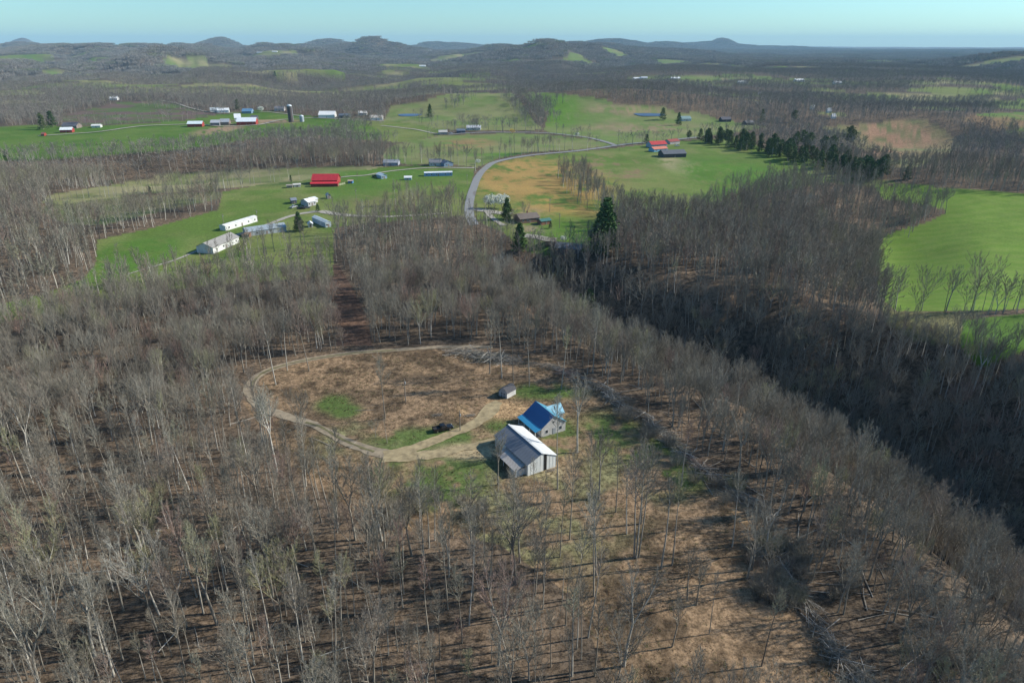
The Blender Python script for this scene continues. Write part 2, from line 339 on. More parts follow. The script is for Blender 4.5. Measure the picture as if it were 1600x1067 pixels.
# ------------------------------------------------------------------ ground: one sheet out to the horizon
def build_ground():
    th = np.concatenate([np.linspace(-180, -50, 40)[:-1], np.linspace(-50, -41, 24)[:-1], np.linspace(-41, 41, 700), np.linspace(41, 50, 24)[1:], np.linspace(50, 180, 40)[1:-1]])
    th = np.radians(th)
    dep = np.concatenate([np.linspace(R(75), R(54), 14)[:-1], np.linspace(R(54), R(2.2), 560)])
    rad = 100/np.tan(dep); rad = np.concatenate([[8.0], rad, np.geomspace(rad[-1], 30000, 130)[1:]])
    nt_, nr = len(th), len(rad)
    TH, RR = np.meshgrid(th, rad); x = (RR*np.sin(TH)).ravel(); y = (RR*np.cos(TH)).ravel(); z = h(x, y)
    i = np.arange(nr-1)[:, None]*nt_; j = np.arange(nt_)[None, :]; j2 = (j+1) % nt_
    quads = np.stack([i+j, i+j2, i+nt_+j2, i+nt_+j], -1).reshape(-1, 4)[:, ::-1]
    nv = len(x)
    me = bpy.data.meshes.new('ground'); me.vertices.add(nv+1)
    co = np.concatenate([np.stack([x, y, z], 1), [[0, 0, float(hs(0, 0))]]])
    me.vertices.foreach_set('co', co.ravel().astype(np.float32))
    tris = np.stack([np.arange(nt_), np.full(nt_, nv), (np.arange(nt_)+1) % nt_], 1)[:, ::-1]
    nq, ntr = len(quads), len(tris)
    me.loops.add(nq*4+ntr*3); me.loops.foreach_set('vertex_index', np.concatenate([quads.ravel(), tris.ravel()]).astype(np.int32))
    me.polygons.add(nq+ntr)
    me.polygons.foreach_set('loop_start', np.concatenate([np.arange(nq)*4, nq*4+np.arange(ntr)*3]).astype(np.int32))
    me.polygons.foreach_set('loop_total', np.concatenate([np.full(nq, 4), np.full(ntr, 3)]).astype(np.int32))
    me.polygons.foreach_set('use_smooth', np.ones(nq+ntr, bool))
    # cover
    r = np.hypot(x, y); n1 = fbm(x/18, y/18, 50, 4); n2 = fbm(x/60, y/60, 60, 3); n3 = fbm(x/5, y/5, 70, 3); n4 = fbm(x/350, y/300, 77, 4)
    def mixc(c, t): a, b = np.array(c[0]), np.array(c[1]); return a[None]*(1-t[:, None])+b[None]*t[:, None]
    C = mixc(((0.138, 0.100, 0.068), (0.085, 0.065, 0.047)), sstep(0.35, 0.65, n1))
    far = sstep(500, 2500, r)[:, None]
    C = C*(1-far)+mixc(((0.105, 0.085, 0.065), (0.075, 0.065, 0.055)), sstep(0.4, 0.6, n4))*far
    lit = np.ones(nv)
    for n, P, c, k in FIELDS:
        m = inside(x, y, P)
        t = sstep(0.38, 0.62, 0.5*n1+0.5*n2)
        if n in ('ploughed_field', 'eroded_field', 'corner_field'): t = sstep(0.40, 0.60, 0.35*n1+0.65*fbm(x/90, y/40, 81, 3))
        cc = mixc(c, t)
        if n == 'hollow_field': cc = cc
        if n == 'clearing': cc = mixc(c, sstep(0.40, 0.60, 0.5*n1+0.5*n3)); cc = cc*(1-0.35*sstep(0.52, 0.7, n3)[:, None])
        if n in ('bright_field',): cc = mixc(c, sstep(0.3, 0.7, 0.4*n3+0.6*np.sin((y+x*0.25+26*n2+5*n1)/1.9)*0.20+0.3))
        C[m] = cc[m]; lit[m] = k*1.6 if k < 0.5 else 0.85
    # orange broom-sedge in the western half of the east field, green elsewhere
    P = [f for f in FIELDS if f[0] == 'east_field'][0][1]; m = inside(x, y, P)
    def spot(px, py, wpx, ry):
        cx, cy, cz = at(px, py); rx = wpx/F*(cy*CP+40)
        return np.exp(-(((x-cx)/rx)**2+((y-cy)/ry)**2)**1.5)
    def lay(mask, col, wgt, thr=(0.35, 0.6), nn=None):
        w = np.clip(wgt*1.5, 0, 1)*sstep(thr[0], thr[1], (n1*0.5+n3*0.5) if nn is None else nn)
        w = np.where(mask, w, 0)[:, None]; C[:] = C*(1-w)+np.array(col)[None]*w
    lay(m, (0.31, 0.205, 0.070), spot(815, 275, 75, 90)+spot(880, 285, 70, 80)+spot(870, 330, 60, 22), (0.33, 0.55))
    lay(m, (0.20, 0.15, 0.08), spot(960, 262, 50, 60), (0.45, 0.6)); lay(m, (0.38, 0.30, 0.19), spot(1062, 258, 26, 40), (0.35, 0.5))
    lay(m, (0.075, 0.155, 0.022), spot(1150, 275, 90, 90), (0.3, 0.55)); lay(m, (0.085, 0.165, 0.025), spot(890, 365, 60, 45), (0.3, 0.5)); lay(m, (0.24, 0.20, 0.12), spot(830, 345, 30, 30))
    P = [f for f in FIELDS if f[0] == 'home_field'][0][1]; m = inside(x, y, P)
    lay(m, (0.075, 0.150, 0.024), spot(620, 272, 110, 30)+spot(200, 400, 70, 40)+spot(560, 300, 40, 50), (0.3, 0.5)); lay(m, (0.15, 0.15, 0.06), spot(620, 315, 90, 40)+spot(380, 285, 40, 30), (0.3, 0.55)); lay(m, (0.06, 0.10, 0.025), spot(420, 285, 60, 20), (0.2, 0.5))
    m = inside(x, y, [f for f in FIELDS if f[0] == 'far_pasture'][0][1]); lay(m, (0.27, 0.19, 0.12), spot(345, 202, 26, 60)+spot(410, 190, 60, 25), (0.35, 0.5))
    m = inside(x, y, [f for f in FIELDS if f[0] == 'eroded_field'][0][1]); lay(m, (0.30, 0.18, 0.11), spot(1400, 212, 50, 60)+spot(1360, 235, 40, 40), (0.4, 0.55))
    m = inside(x, y, [f for f in FIELDS if f[0] == 'road_field'][0][1]); lay(m, (0.075, 0.165, 0.022), spot(860, 241, 110, 12), (0.2, 0.4)); lay(m, (0.24, 0.17, 0.08), spot(730, 225, 40, 40))
    m = inside(x, y, [f for f in FIELDS if f[0] == 'hill_field'][0][1]); lay(m, (0.09, 0.175, 0.025), spot(860, 170, 50, 150), (0.3, 0.5)); lay(m, (0.22, 0.18, 0.10), spot(980, 172, 60, 40)+spot(1000, 200, 80, 40), (0.4, 0.6))
    # yard: patches of new grass, straw tracks' shoulders
    m = inside(x, y, FIELDS[0][1])
    G = (0.085, 0.125, 0.035)
    for a in ((520,630,24,5),(540,642,22,4),(705,730,62,12),(735,705,30,6),(690,690,60,7),(615,712,20,5),(690,762,70,9),(850,612,60,5),(955,682,50,12),(1060,735,40,8),(870,680,30,10),(780,665,20,5),(1040,720,60,12),(640,690,60,6)):
        lay(m, G, spot(*a), (0.33, 0.52)); k = spot(*a); lit[:] = np.where(m & (k > 0.4), 0.45, lit)
    lay(m, (0.33, 0.26, 0.155), spot(740, 705, 60, 4)+spot(855, 738, 30, 3), (0.2, 0.5)); lay(m, (0.36, 0.24, 0.13), spot(770, 640, 60, 6)+spot(1170, 800, 30, 4), (0.4, 0.55))
    lay(m, (0.18, 0.17, 0.085), spot(830, 800, 130, 18)+spot(1010, 720, 90, 16)+spot(560, 690, 60, 10), (0.44, 0.7))
    for fx, fy, rx, ry, c in FARF:
        a = 1+0.25*np.sin(np.arctan2(y-fy, x-fx)*3+fx); m = ((x-fx)/rx)**2+((y-fy)/ry)**2 < a
        C[m] = mixc(c, sstep(0.35, 0.65, n2))[m]*np.array([0.95, 0.95, 0.9]); lit[m] = 0
    attr = me.color_attributes.new('cover', 'FLOAT_COLOR', 'POINT')
    full = np.ones((nv+1, 4), np.float32); full[:nv, :3] = C; full[nv, :3] = C[0]
    attr.data.foreach_set('color', full.ravel())
    a2 = me.attributes.new('litter', 'FLOAT', 'POINT'); a2.data.foreach_set('value', np.append(lit, 1).astype(np.float32))
    me.materials.append(ground_mat()); me.update(calc_edges=True); me.validate()
    tag(new_obj('ground', me), kind='structure')
build_ground()

# ------------------------------------------------------------------ roads, tracks, ponds
def catmull(P, k=6):
    out = []; n = len(P)
    for i in range(n-1):
        a, b, c, d = P[max(i-1, 0)], P[i], P[i+1], P[min(i+2, n-1)]
        for j in range(k):
            t = j/k; out.append(tuple(0.5*((2*b[q])+(-a[q]+c[q])*t+(2*a[q]-5*b[q]+4*c[q]-d[q])*t*t+(-a[q]+3*b[q]-3*c[q]+d[q])*t**3) for q in (0, 1)))
    out.append(tuple(P[-1])); return out
LANES = []
def lane(name, pxs, w, m, lift=0.05, widths=None, ragged=0.12, seed=1):
    P = np.array([at(*p)[:2] for p in pxs]); P = np.array(catmull([tuple(p) for p in P], 14))
    seg = np.hypot(*(P[1:]-P[:-1]).T); s = np.concatenate([[0], np.cumsum(seg)]); n = max(8, int(s[-1]/max(1.0, w*0.35)))
    n = min(n, 500); t = np.linspace(0, s[-1], n); X = np.interp(t, s, P[:, 0]); Y = np.interp(t, s, P[:, 1])
    dx, dy = np.gradient(X), np.gradient(Y); l = np.hypot(dx, dy); nx, ny = -dy/l, dx/l
    W = np.full(n, w) if widths is None else np.interp(np.linspace(0, 1, n), np.linspace(0, 1, len(widths)), widths)
    q = 7; v = []; wob = 1+ragged*2.2*(fbm(t/3.0+seed*7, np.zeros(n)+.5, 5, 3)-.5)*2; wob2 = 1+ragged*2.2*(fbm(t/3.4+seed*13, np.zeros(n)+9.5, 8, 3)-.5)*2
    for i in range(n):
        j1, j2 = wob[i], wob2[i]
        for k in range(q):
            o = (k/(q-1)-0.5)*W[i]*(j1 if k < q/2 else j2)
            v.append((X[i]+nx[i]*o, Y[i]+ny[i]*o))
    v = np.array(v); z = h(v[:, 0], v[:, 1])+lift+0.00035*np.hypot(v[:, 0], v[:, 1])
    f = [(i*q+k, i*q+k+1, (i+1)*q+k+1, (i+1)*q+k) for i in range(n-1) for k in range(q-1)]
    me = bpy.data.meshes.new(name); me.from_pydata([(a, b, c) for (a, b), c in zip(v, z)], [], [g[::-1] for g in f])
    me.materials.append(m); me.polygons.foreach_set('use_smooth', [True]*len(f)); me.update()
    o = new_obj(name, me); tag(o, kind='structure'); LANES.append((np.stack([X, Y], 1), w)); return o
ASPH = mat('worn_asphalt', (0.24, 0.24, 0.235), 0.9, nscale=0.6, namt=0.2)
GRAV = mat('gravel', (0.40, 0.37, 0.31), 0.95, nscale=0.8, namt=0.35, bump=0.4)
STRAW = mat('straw_dirt', (0.40, 0.32, 0.185), 0.95, nscale=0.55, namt=0.5, bump=0.4)
TRACK = mat('dirt_track', (0.33, 0.27, 0.19), 0.95, nscale=0.5, namt=0.45, bump=0.4)
RUT = mat('rut_dirt', (0.27, 0.19, 0.12), 0.95, nscale=1.0, namt=0.4)
lane('road', [(741,352),(734,338),(733,322),(736,306),(741,291),(747,277),(758,264),(780,252),(830,243),(900,236.5),(962,228),(1010,223),(1090,215)], 6.0, ASPH, 0.08, ragged=0.01)
lane('road', [(962,228),(945,222),(915,215),(870,209.5),(830,207.5),(780,207.2),(730,208.5),(700,211)], 5.5, ASPH, 0.09, ragged=0.01)
lane('gravel_lane', [(690,211),(660,205),(625,200),(595,197)], 4, GRAV, 0.12)
lane('gravel_lane', [(742,263),(720,263),(690,262.5),(650,264),(610,268),(575,274),(548,276),(530,278)], 3.4, GRAV, 0.12)
lane('gravel_lane', [(700,333),(670,335.5),(630,338),(600,339),(560,338),(535,336),(515,333),(500,331),(480,333),(455,338),(430,347),(400,358),(370,368),(345,378),(310,392),(270,408),(230,420),(190,432)], 3.6, GRAV, 0.10, widths=[3.2,3.2,3.2,3.2,6,7,4,3.6,3.4,3.4,3,2.2,1.8,1.4,1.0])
lane('gravel_lane', [(740,327),(760,330),(780,333),(800,335)], 8, GRAV, 0.13)
lane('gravel_lane', [(760,330),(766,338),(776,346),(788,353)], 3.5, GRAV, 0.14)
lane('gravel_lane', [(820,368),(840,371),(858,375)], 6, GRAV, 0.14)
lane('gravel_lane', [(60,213),(110,210),(160,206),(210,199),(260,196),(300,195),(350,198),(400,196),(440,188),(480,185),(520,186),(560,188),(600,190)], 5, GRAV, 0.3)
lane('gravel_lane', [(250,157.5),(275,162),(300,170),(330,176),(370,178),(420,176),(470,182)], 4, GRAV, 0.35)
lane('dirt_track', [(492,664),(470,657),(440,648),(408,636),(389,614),(393,598),(412,582),(450,569),(500,559),(560,551),(620,547),(680,543),(740,542),(770,543)], 3.4, TRACK, 0.05, widths=[3,3.6,3.4,3.2,3.0,3.0,2.6,2.4,2.4])
lane('dirt_track', [(490,663),(515,677),(545,692),(580,704),(615,711),(640,712)], 3.0, TRACK, 0.06, widths=[2.6,3.0,3.4,4.2,5.2])
lane('dirt_track', [(600,711),(640,703),(670,692),(700,680),(730,668),(752,655),(764,643),(770,634),(780,628)], 3.4, STRAW, 0.075, widths=[4,4,3.6,3.4,3.4,3.8,4.6,5.2,3])
lane('dirt_track', [(600,713),(640,714),(680,710),(720,702),(755,692),(775,686)], 3.0, STRAW, 0.088, widths=[5,5,4,3,3,2.2], ragged=0.25)
VERGE = mat('grassy_crown', (0.17, 0.155, 0.075), 0.95, nscale=1.0, namt=0.4)
lane('grass_strip', [(478,660),(500,667),(522,680),(550,694),(585,706)], 0.8, VERGE, 0.115, ragged=.4)
lane('grass_strip', [(394,606),(395,598),(414,582),(450,569.5),(500,559.5),(560,551.5),(620,547.5)], 0.8, VERGE, 0.115, ragged=.4)
for o_ in ():
    lane('wheel_rut', [(495+o_,664),(520+o_,678+o_*.3),(548+o_,691+o_),(582,703+o_),(612,710+o_*1.3)], 0.55, RUT, 0.10)
WATER = mat('pond_water', (0.05, 0.10, 0.19), 0.35, spec=0.5)  # blue body colour put in for the sky's reflection on the water
for i, (x, y, rx, ry, z) in enumerate(POND_W):
    mb = MB(); n = 40
    pts = [Vector((rx*(1+0.12*math.sin(3*a+i))*math.cos(a), ry*(1+0.15*math.cos(2*a))*math.sin(a), 0)) for a in [2*math.pi*k/n for k in range(n)]]
    mb.poly(pts); o = mb.build('pond', WATER); o.location = (x, y, z+0.15); tag(o, kind='structure')

for wl in ([(905,592),(950,618),(1000,655),(1045,690),(1085,725),(1140,770),(1190,800),(1225,830)], [(1238,850),(1225,890),(1240,930),(1275,975),(1310,1020),(1345,1067),(1360,1100)]):
    LANES.append((traced(wl, 10, False)[:, :2], 5.0))

# ------------------------------------------------------------------ trees
def rv(rnd, s=1.0): return Vector((rnd.uniform(-s, s), rnd.uniform(-s, s), rnd.uniform(-s, s)))
def bare_tree_meshes(seed, H, form='forest', lod=0):
    """trunk and crown meshes of one leafless hardwood"""
    rnd = random.Random(seed); tb, cb = MB(), MB()
    r0 = H*rnd.uniform(0.0068, 0.0102)*(1.0 if lod == 0 else 1.25)
    cs = {'round': rnd.uniform(0.36, 0.46), 'forest': rnd.uniform(0.42, 0.58), 'forked': rnd.uniform(0.38, 0.5), 'wide': rnd.uniform(0.22, 0.3), 'slim': rnd.uniform(0.55, 0.66)}[form]
    CR = {'round': 0.23, 'forest': 0.14, 'forked': 0.17, 'wide': 0.31, 'slim': 0.095}[form]*H*rnd.uniform(0.9, 1.1)
    tw = 0.0175 if lod == 0 else (0.045 if lod == 1 else 0.13)
    leaders = []
    def wander(p, d, L, n, amp, up):
        pts = [p.copy()]; d = d.normalized()
        for i in range(n):
            d = (d+rv(rnd, amp)+Vector((0, 0, up))).normalized(); p = p+d*(L/n); pts.append(p.copy())
        return pts
    nseg = 8 if lod == 0 else (5 if lod == 1 else 2)
    if form in ('forked', 'wide', 'round'):
        base = wander(Vector((0, 0, -0.4)), Vector((rnd.uniform(-.06, .06), rnd.uniform(-.06, .06), 1)), H*cs, max(2, nseg//2), 0.05, 0.05)
        nl = rnd.choice((2, 3)) if form == 'forked' else rnd.choice((3, 4, 5))
        k = len(base); tb.path(base, [r0*1.35*(1-0.35*i/(k-1)) for i in range(k)], 6 if lod == 0 else 3)
        a0 = rnd.uniform(0, 6.28)
        for i in range(nl):
            a = a0+6.28*i/nl; tl = rnd.uniform(0.16, 0.32) if form == 'forked' else (rnd.uniform(0.35, 0.75) if form == 'wide' else rnd.uniform(0.25, 0.5))
            L = H*(1-cs)*rnd.uniform(0.88, 1.0)
            pts = wander(base[-1], Vector((math.cos(a)*tl, math.sin(a)*tl, 1)), L, nseg, 0.10, 0.08)
            rr = r0*(0.75 if form == 'forked' else 0.6)
            leaders.append((pts, rr, 0.15, L))
    else:
        pts = wander(Vector((0, 0, -0.4)), Vector((rnd.uniform(-.04, .04), rnd.uniform(-.04, .04), 1)), H+0.4, nseg+2, 0.035, 0.05)
        leaders.append((pts, r0, cs, H))
    def on(pts, t):
        u = t*(len(pts)-1); i = min(int(u), len(pts)-2); return pts[i].lerp(pts[i+1], u-i), (pts[i+1]-pts[i]).normalized()
    nl_ = {0: 25, 1: 16, 2: 10}[lod]
    for pts, rr, st, L in leaders:
        k = len(pts); tb.path(pts, [rr*(1-0.93*(i/(k-1))**0.9)+0.012 for i in range(k)], 6 if lod == 0 else 3)
        n = nl_ if len(leaders) == 1 else int(nl_*1.5/len(leaders))+2
        for i in range(n):
            t = st+(0.98-st)*((i+rnd.random())/n)**0.9
            p, d = on(pts, t); u = (t-st)/(1-st)
            a = i*2.4+rnd.uniform(-0.4, 0.4); sp = (1.05-0.55*u)*rnd.uniform(0.7, 1.2)
            ll = CR*(1.25-0.75*u)*rnd.uniform(0.7, 1.15)*(1.0 if len(leaders) == 1 else 0.8)
            dd = (d*1.0+Vector((math.cos(a), math.sin(a), 0))*sp).normalized()
            lr = max(0.02, rr*(1-t)*0.5+0.02)*(1 if lod == 0 else 1.3)
            lp = wander(p, dd, ll*1.3, 4 if lod == 0 else 2, 0.16, 0.10)
            if lod < 2: cb.path(lp, [lr*1.15*(1-0.75*q/(len(lp)-1)) for q in range(len(lp))], 3)
            else: cb.sliver(lp[0], lp[-1], 0.07, rv(rnd).normalized())
            ns = {0: 7, 1: 5, 2: 4}[lod]
            for j in range(ns):
                tt = 0.2+0.8*(j+rnd.random())/ns; sp_, sd_ = on(lp, min(tt, 0.99))
                sd2 = (sd_+rv(rnd, 0.6)+Vector((0, 0, 0.55))).normalized(); sl = ll*0.42*rnd.uniform(0.7, 1.3)*(1.1-0.3*tt)
                if lod == 2:
                    for q in range(2): cb.sliver(sp_, sp_+(sd2+rv(rnd, 0.5)).normalized()*sl*1.5, tw*rnd.uniform(0.7, 1.3), rv(rnd).normalized())
                    continue
                e = sp_+sd2*sl; cb.sliver(sp_, e, max(tw*1.7, 0.03), rv(rnd).normalized()); cb.sliver(sp_, e, max(tw*1.7, 0.03), rv(rnd).normalized())
                nss = 5 if lod == 0 else 4
                for q in range(nss):
                    t3 = 0.15+0.85*(q+rnd.random())/nss; p3 = sp_.lerp(e, t3); d3 = (sd2+rv(rnd, 0.65)+Vector((0, 0, 0.4))).normalized(); l3 = sl*0.55*rnd.uniform(0.7, 1.3)
                    e3 = p3+d3*l3; cb.sliver(p3, e3, tw*1.2, rv(rnd).normalized())
                    for w_ in range(2 if lod == 0 else 1):
                        p4 = p3.lerp(e3, rnd.uniform(0.1, 0.95)); cb.sliver(p4, p4+(d3+rv(rnd, 0.9)).normalized()*l3*rnd.uniform(0.5, 0.9), tw, rv(rnd).normalized())
    return tb, cb
def join(tb, cb, name, mats):
    m = MB(); m.v = tb.v+cb.v; n = len(tb.v); m.f = list(tb.f)+[tuple(i+n for i in f) for f in cb.f]; m.m = [0]*len(tb.f)+[1]*len(cb.f)
    return m.mesh(name, mats)
NEAR = []       # (trunk mesh, crown mesh, form, height)
forms = ['forest', 'slim', 'forest', 'forked', 'forest', 'slim', 'forked', 'wide', 'forest', 'slim', 'forked', 'forest', 'wide', 'round', 'round', 'round']
near_col = bpy.data.collections.new('near_tree_kinds')
for i, fm in enumerate(forms):
    Ht = 20.0 if fm != 'wide' else 17.0
    tb, cb = bare_tree_meshes(100+i, Ht, fm, 0)
    NEAR.append((tb.mesh('bare_trunk', BARK, True), cb.mesh('bare_crown', TWIG), fm, Ht))
    near_col.objects.link(bpy.data.objects.new('bare_tree_kind_%02d' % i, join(tb, cb, 'bare_tree', [BARK, TWIG])))
mid_col = bpy.data.collections.new('mid_tree_kinds')
for i, fm in enumerate(['forest', 'forked', 'forest', 'slim', 'forked', 'wide', 'forest', 'slim']):
    tb, cb = bare_tree_meshes(300+i, 19, fm, 1)
    mid_col.objects.link(bpy.data.objects.new('mid_tree_kind_%02d' % i, join(tb, cb, 'bare_tree_middle', [BARK, TWIG])))
far_col = bpy.data.collections.new('far_tree_kinds')
for i, fm in enumerate(['forest', 'forked', 'forest', 'forked', 'wide', 'forest']):
    tb, cb = bare_tree_meshes(500+i, 18, fm, 2)
    far_col.objects.link(bpy.data.objects.new('far_tree_kind_%02d' % i, join(tb, cb, 'bare_tree_distant', [TWIG_FAR, TWIG_FAR])))
clump_col = bpy.data.collections.new('tree_clump_kinds')
for i in range(6):
    rnd = random.Random(700+i); mb = MB()
    for k in range(46):
        a = rnd.uniform(0, 6.28); rr = 32*math.sqrt(rnd.random()); p = Vector((rr*math.cos(a), rr*math.sin(a), -2)); H = rnd.uniform(14, 21)
        for q in range(9):
            b = p+Vector((rnd.uniform(-2, 2), rnd.uniform(-2, 2), H*rnd.uniform(0.35, 0.7)))
            mb.sliver(b, p+Vector((rnd.uniform(-5, 5), rnd.uniform(-5, 5), H*rnd.uniform(0.75, 1.05))), 0.55, rv(rnd).normalized())
        mb.sliver(p, p+Vector((0, 0, H)), 0.4, Vector((math.cos(a), math.sin(a), 0)))
    clump_col.objects.link(bpy.data.objects.new('tree_clump_kind_%02d' % i, mb.mesh('tree_clump', TWIG_FAR)))

def scatter_object(name, pts, rot, scl, idx, col):
    me = bpy.data.meshes.new(name); me.from_pydata([tuple(p) for p in pts], [], [])
    a = me.attributes.new('rot', 'FLOAT_VECTOR', 'POINT'); a.data.foreach_set('vector', np.asarray(rot, np.float32).ravel())
    a = me.attributes.new('scl', 'FLOAT_VECTOR', 'POINT'); a.data.foreach_set('vector', np.asarray(scl, np.float32).ravel())
    a = me.attributes.new('idx', 'INT', 'POINT'); a.data.foreach_set('value', np.asarray(idx, np.int32))
    o = new_obj(name, me)
    g = bpy.data.node_groups.new(name, 'GeometryNodeTree')
    g.interface.new_socket('Geometry', in_out='INPUT', socket_type='NodeSocketGeometry'); g.interface.new_socket('Geometry', in_out='OUTPUT', socket_type='NodeSocketGeometry')
    N = g.nodes; gi = N.new('NodeGroupInput'); go = N.new('NodeGroupOutput'); ip = N.new('GeometryNodeInstanceOnPoints'); ci = N.new('GeometryNodeCollectionInfo')
    ci.inputs['Collection'].default_value = col; ci.inputs['Separate Children'].default_value = True; ci.inputs['Reset Children'].default_value = True
    def na(nm, ty):
        n = N.new('GeometryNodeInputNamedAttribute'); n.data_type = ty; n.inputs['Name'].default_value = nm; return n.outputs['Attribute']
    e = N.new('FunctionNodeEulerToRotation'); L = g.links
    L.new(na('rot', 'FLOAT_VECTOR'), e.inputs[0]); L.new(e.outputs[0], ip.inputs['Rotation']); L.new(na('scl', 'FLOAT_VECTOR'), ip.inputs['Scale'])
    L.new(na('idx', 'INT'), ip.inputs['Instance Index']); ip.inputs['Pick Instance'].default_value = True
    L.new(gi.outputs[0], ip.inputs['Points']); L.new(ci.outputs[0], ip.inputs['Instance']); L.new(ip.outputs[0], go.inputs[0])
    md = o.modifiers.new('scatter', 'NODES'); md.node_group = g
    return o

rng = np.random.default_rng(7)
def jitter_grid(r0, r1, sp, ang=43, jit=0.85):
    X, Y = np.meshgrid(np.arange(-r1, r1, sp), np.arange(0, r1, sp)); x = X.ravel(); y = Y.ravel()
    a = np.degrees(np.arctan2(np.abs(x), np.maximum(y, 1e-3))); r = np.hypot(x, y); k = (r >= r0-sp) & (r < r1+sp) & (a < ang+3); x, y = x[k], y[k]
    x = x+rng.uniform(-jit/2, jit/2, x.size)*sp; y = y+rng.uniform(-jit/2, jit/2, y.size)*sp
    a = np.degrees(np.arctan2(np.abs(x), np.maximum(y, 1e-3))); r = np.hypot(x, y); k = (r >= r0) & (r < r1) & (a < ang)
    return x[k], y[k]
def near_lane(x, y):
    m = np.zeros(x.shape, bool)
    for P, w in LANES:
        bx = (x > P[:, 0].min()-6) & (x < P[:, 0].max()+6) & (y > P[:, 1].min()-6) & (y < P[:, 1].max()+6); i = np.nonzero(bx)[0]
        if len(i) == 0: continue
        Q = P[::max(1, len(P)//120)]
        d = np.min(np.hypot(x[i, None]-Q[None, :, 0], y[i, None]-Q[None, :, 1]), 1); m[i] |= d < w/2+1.5
    return m
def woods(r0, r1, sp, ang=43, thin=0.0):
    x, y = jitter_grid(r0, r1, sp, ang); k = ~is_open(x, y) & ~near_lane(x, y)
    if r0 > 1500: k &= ~infar(x, y, 1.25)
    k &= rng.random(x.size) > thin
    k &= (fbm(x/9, y/9, 91, 2) > 0.28) | (np.hypot(x, y) > 600)
    return x[k], y[k]

# hand placed trees in and round the clearing: (column, row of the foot, kind, height, label)
HAND = [
 (483,580,0,24,'pale tall bare tree standing alone inside the upper left curve of the dirt track'),
 (602,654,4,20,'lone bare tree in the middle of the brown clearing, behind the black pickup'),
 (765,584,2,24,'bare tree in front of the brush pile, farther left of the small shed'),
 (784,591,5,22,'slim bare tree just behind and left of the small grey shed'),
 (802,603,8,24,'dark trunked tall tree right behind the small grey shed'),
 (827,604,0,24,'tall bare tree to the right of the small grey shed'),
 (877,608,1,22,'slim bare tree behind the blue roofed house at the edge of the clearing'),
 (431,601,11,23,'bare tree on the left rim of the clearing beside the bend of the track'),
 (449,579,1,22,'slim bare tree growing close beside the upper dirt track near its left bend'),
 (473,682,7,15,'wide branching bare tree on the left where the lower dirt track meets the wood'),
 (587,683,7,6,'small bushy bare tree by the lower dirt track in the clearing'),
 (605,692,1,9,'thin young bare tree beside the lower dirt track junction'),
 (778,757,3,15,'pale twiggy tree close in front of the white metal barn porch'),
 (871,764,9,25,'straight dark tall trunk standing by the near gable of the white metal barn'),
 (902,707,6,22,'forked bare tree to the right of the blue roofed house'),
 (834,779,1,12,'short slim bare tree in front of the white metal barn'),
 (890,843,2,23,'bare tree in the lower yard with a long shadow, below the straight dark trunk'),
 (920,796,8,20,'bare tree in the yard to the right of the white metal barn'),
 (936,780,6,18,'leaning forked tree in the yard to the right of the white metal barn'),
 (962,800,1,19,'slim tree in the open yard below the green patch'),
 (979,834,4,17,'bare tree next to the clump of three long trunks in the yard'),
 (991,871,0,27,'left trunk of the clump of three tall trees in the open yard'),
 (994,872,2,27,'middle trunk of the clump of three tall trees in the open yard'),
 (998,870,8,26,'right trunk of the clump of three tall trees in the open yard'),
 (1002,818,11,22,'bare tree behind the clump of three tall trunks'),
 (1033,888,5,22,'slim bare tree right of the clump of three tall trunks'),
 (1050,883,9,22,'slim leaning tree, the farther right of a pair right of the three tall trunks'),
 (1064,761,5,19,'slim bare tree standing on the green patch in front of the brush windrow'),
 (1144,854,9,19,'lone slim tree on the open brown ground near the corner of the brush windrow'),
 (1198,808,2,22,'bare tree at the right corner of the clearing beside the brush windrow'),
 (875,870,1,18,'slim bare tree in the lower yard left of the clump of three trunks'),
 (931,898,9,23,'slim pale tree in the lower yard with a thin straight trunk'),
 (852,898,8,20,'bare tree standing where the yard runs into the lower wood'),
 (805,913,3,22,'forked pale tree in the wood edge below the white metal barn'),
 (739,937,4,21,'bare tree in the wood edge at the bottom middle with a clear straight stem'),
 (928,931,0,25,'tall pale tree on the open brown ground at the bottom middle'),
 (884,976,5,16,'slim short tree on the open ground at the bottom middle'),
 (975,1040,3,21,'forked tree on open ground near the bottom edge of the picture'),
 (826,1062,7,18,'wide dark stemmed tree by the bottom edge, in the middle'),
 (1074,935,10,12,'low forked tree on the open ground in the lower right'),
 (1088,945,3,12,'low many branched tree on the open ground in the lower right'),
 (598,809,7,13,'pale wide crowned tree at the wood edge left of the green yard'),
 (547,868,7,16,'big whitish wide crowned tree in the lower left wood'),
 (700,952,2,20,'bare tree in the thin wood below the yard'),
 (722,1005,8,18,'bare tree in the thin wood near the bottom edge'),
 (1108,990,9,14,'slim tree on the grassy ground by the lower brush windrow'),
 (1190,1040,1,17,'slim bare tree on the lower open ground at the bottom right'),
 (1050,1010,10,12,'low forked tree near the bottom edge on the lower open ground'),
]
GR_HAND = 'bare trees standing in and round the clearing'
placed = []
def put_tree(x, y, kind, H, label, group, rz, tiltx=0, tilty=0):
    tm, cm, fm, H0 = NEAR[kind]; s = H/H0
    e = empty('bare_tree', (x, y, hs(x, y)), rz); e.scale = (s, s, s); e.rotation_euler = (tiltx, tilty, rz)
    tag(e, label, 'tree', group)
    new_obj('trunk', tm, e); new_obj('crown', cm, e)
    return e
rr_ = random.Random(5)
for px, py, k, Ht, lab in HAND:
    x, y, z = at(px, py); placed.append((x, y)); put_tree(x, y, k, Ht, lab, GR_HAND, rr_.uniform(0, 6.28), rr_.uniform(-.03, .03), rr_.uniform(-.03, .03))

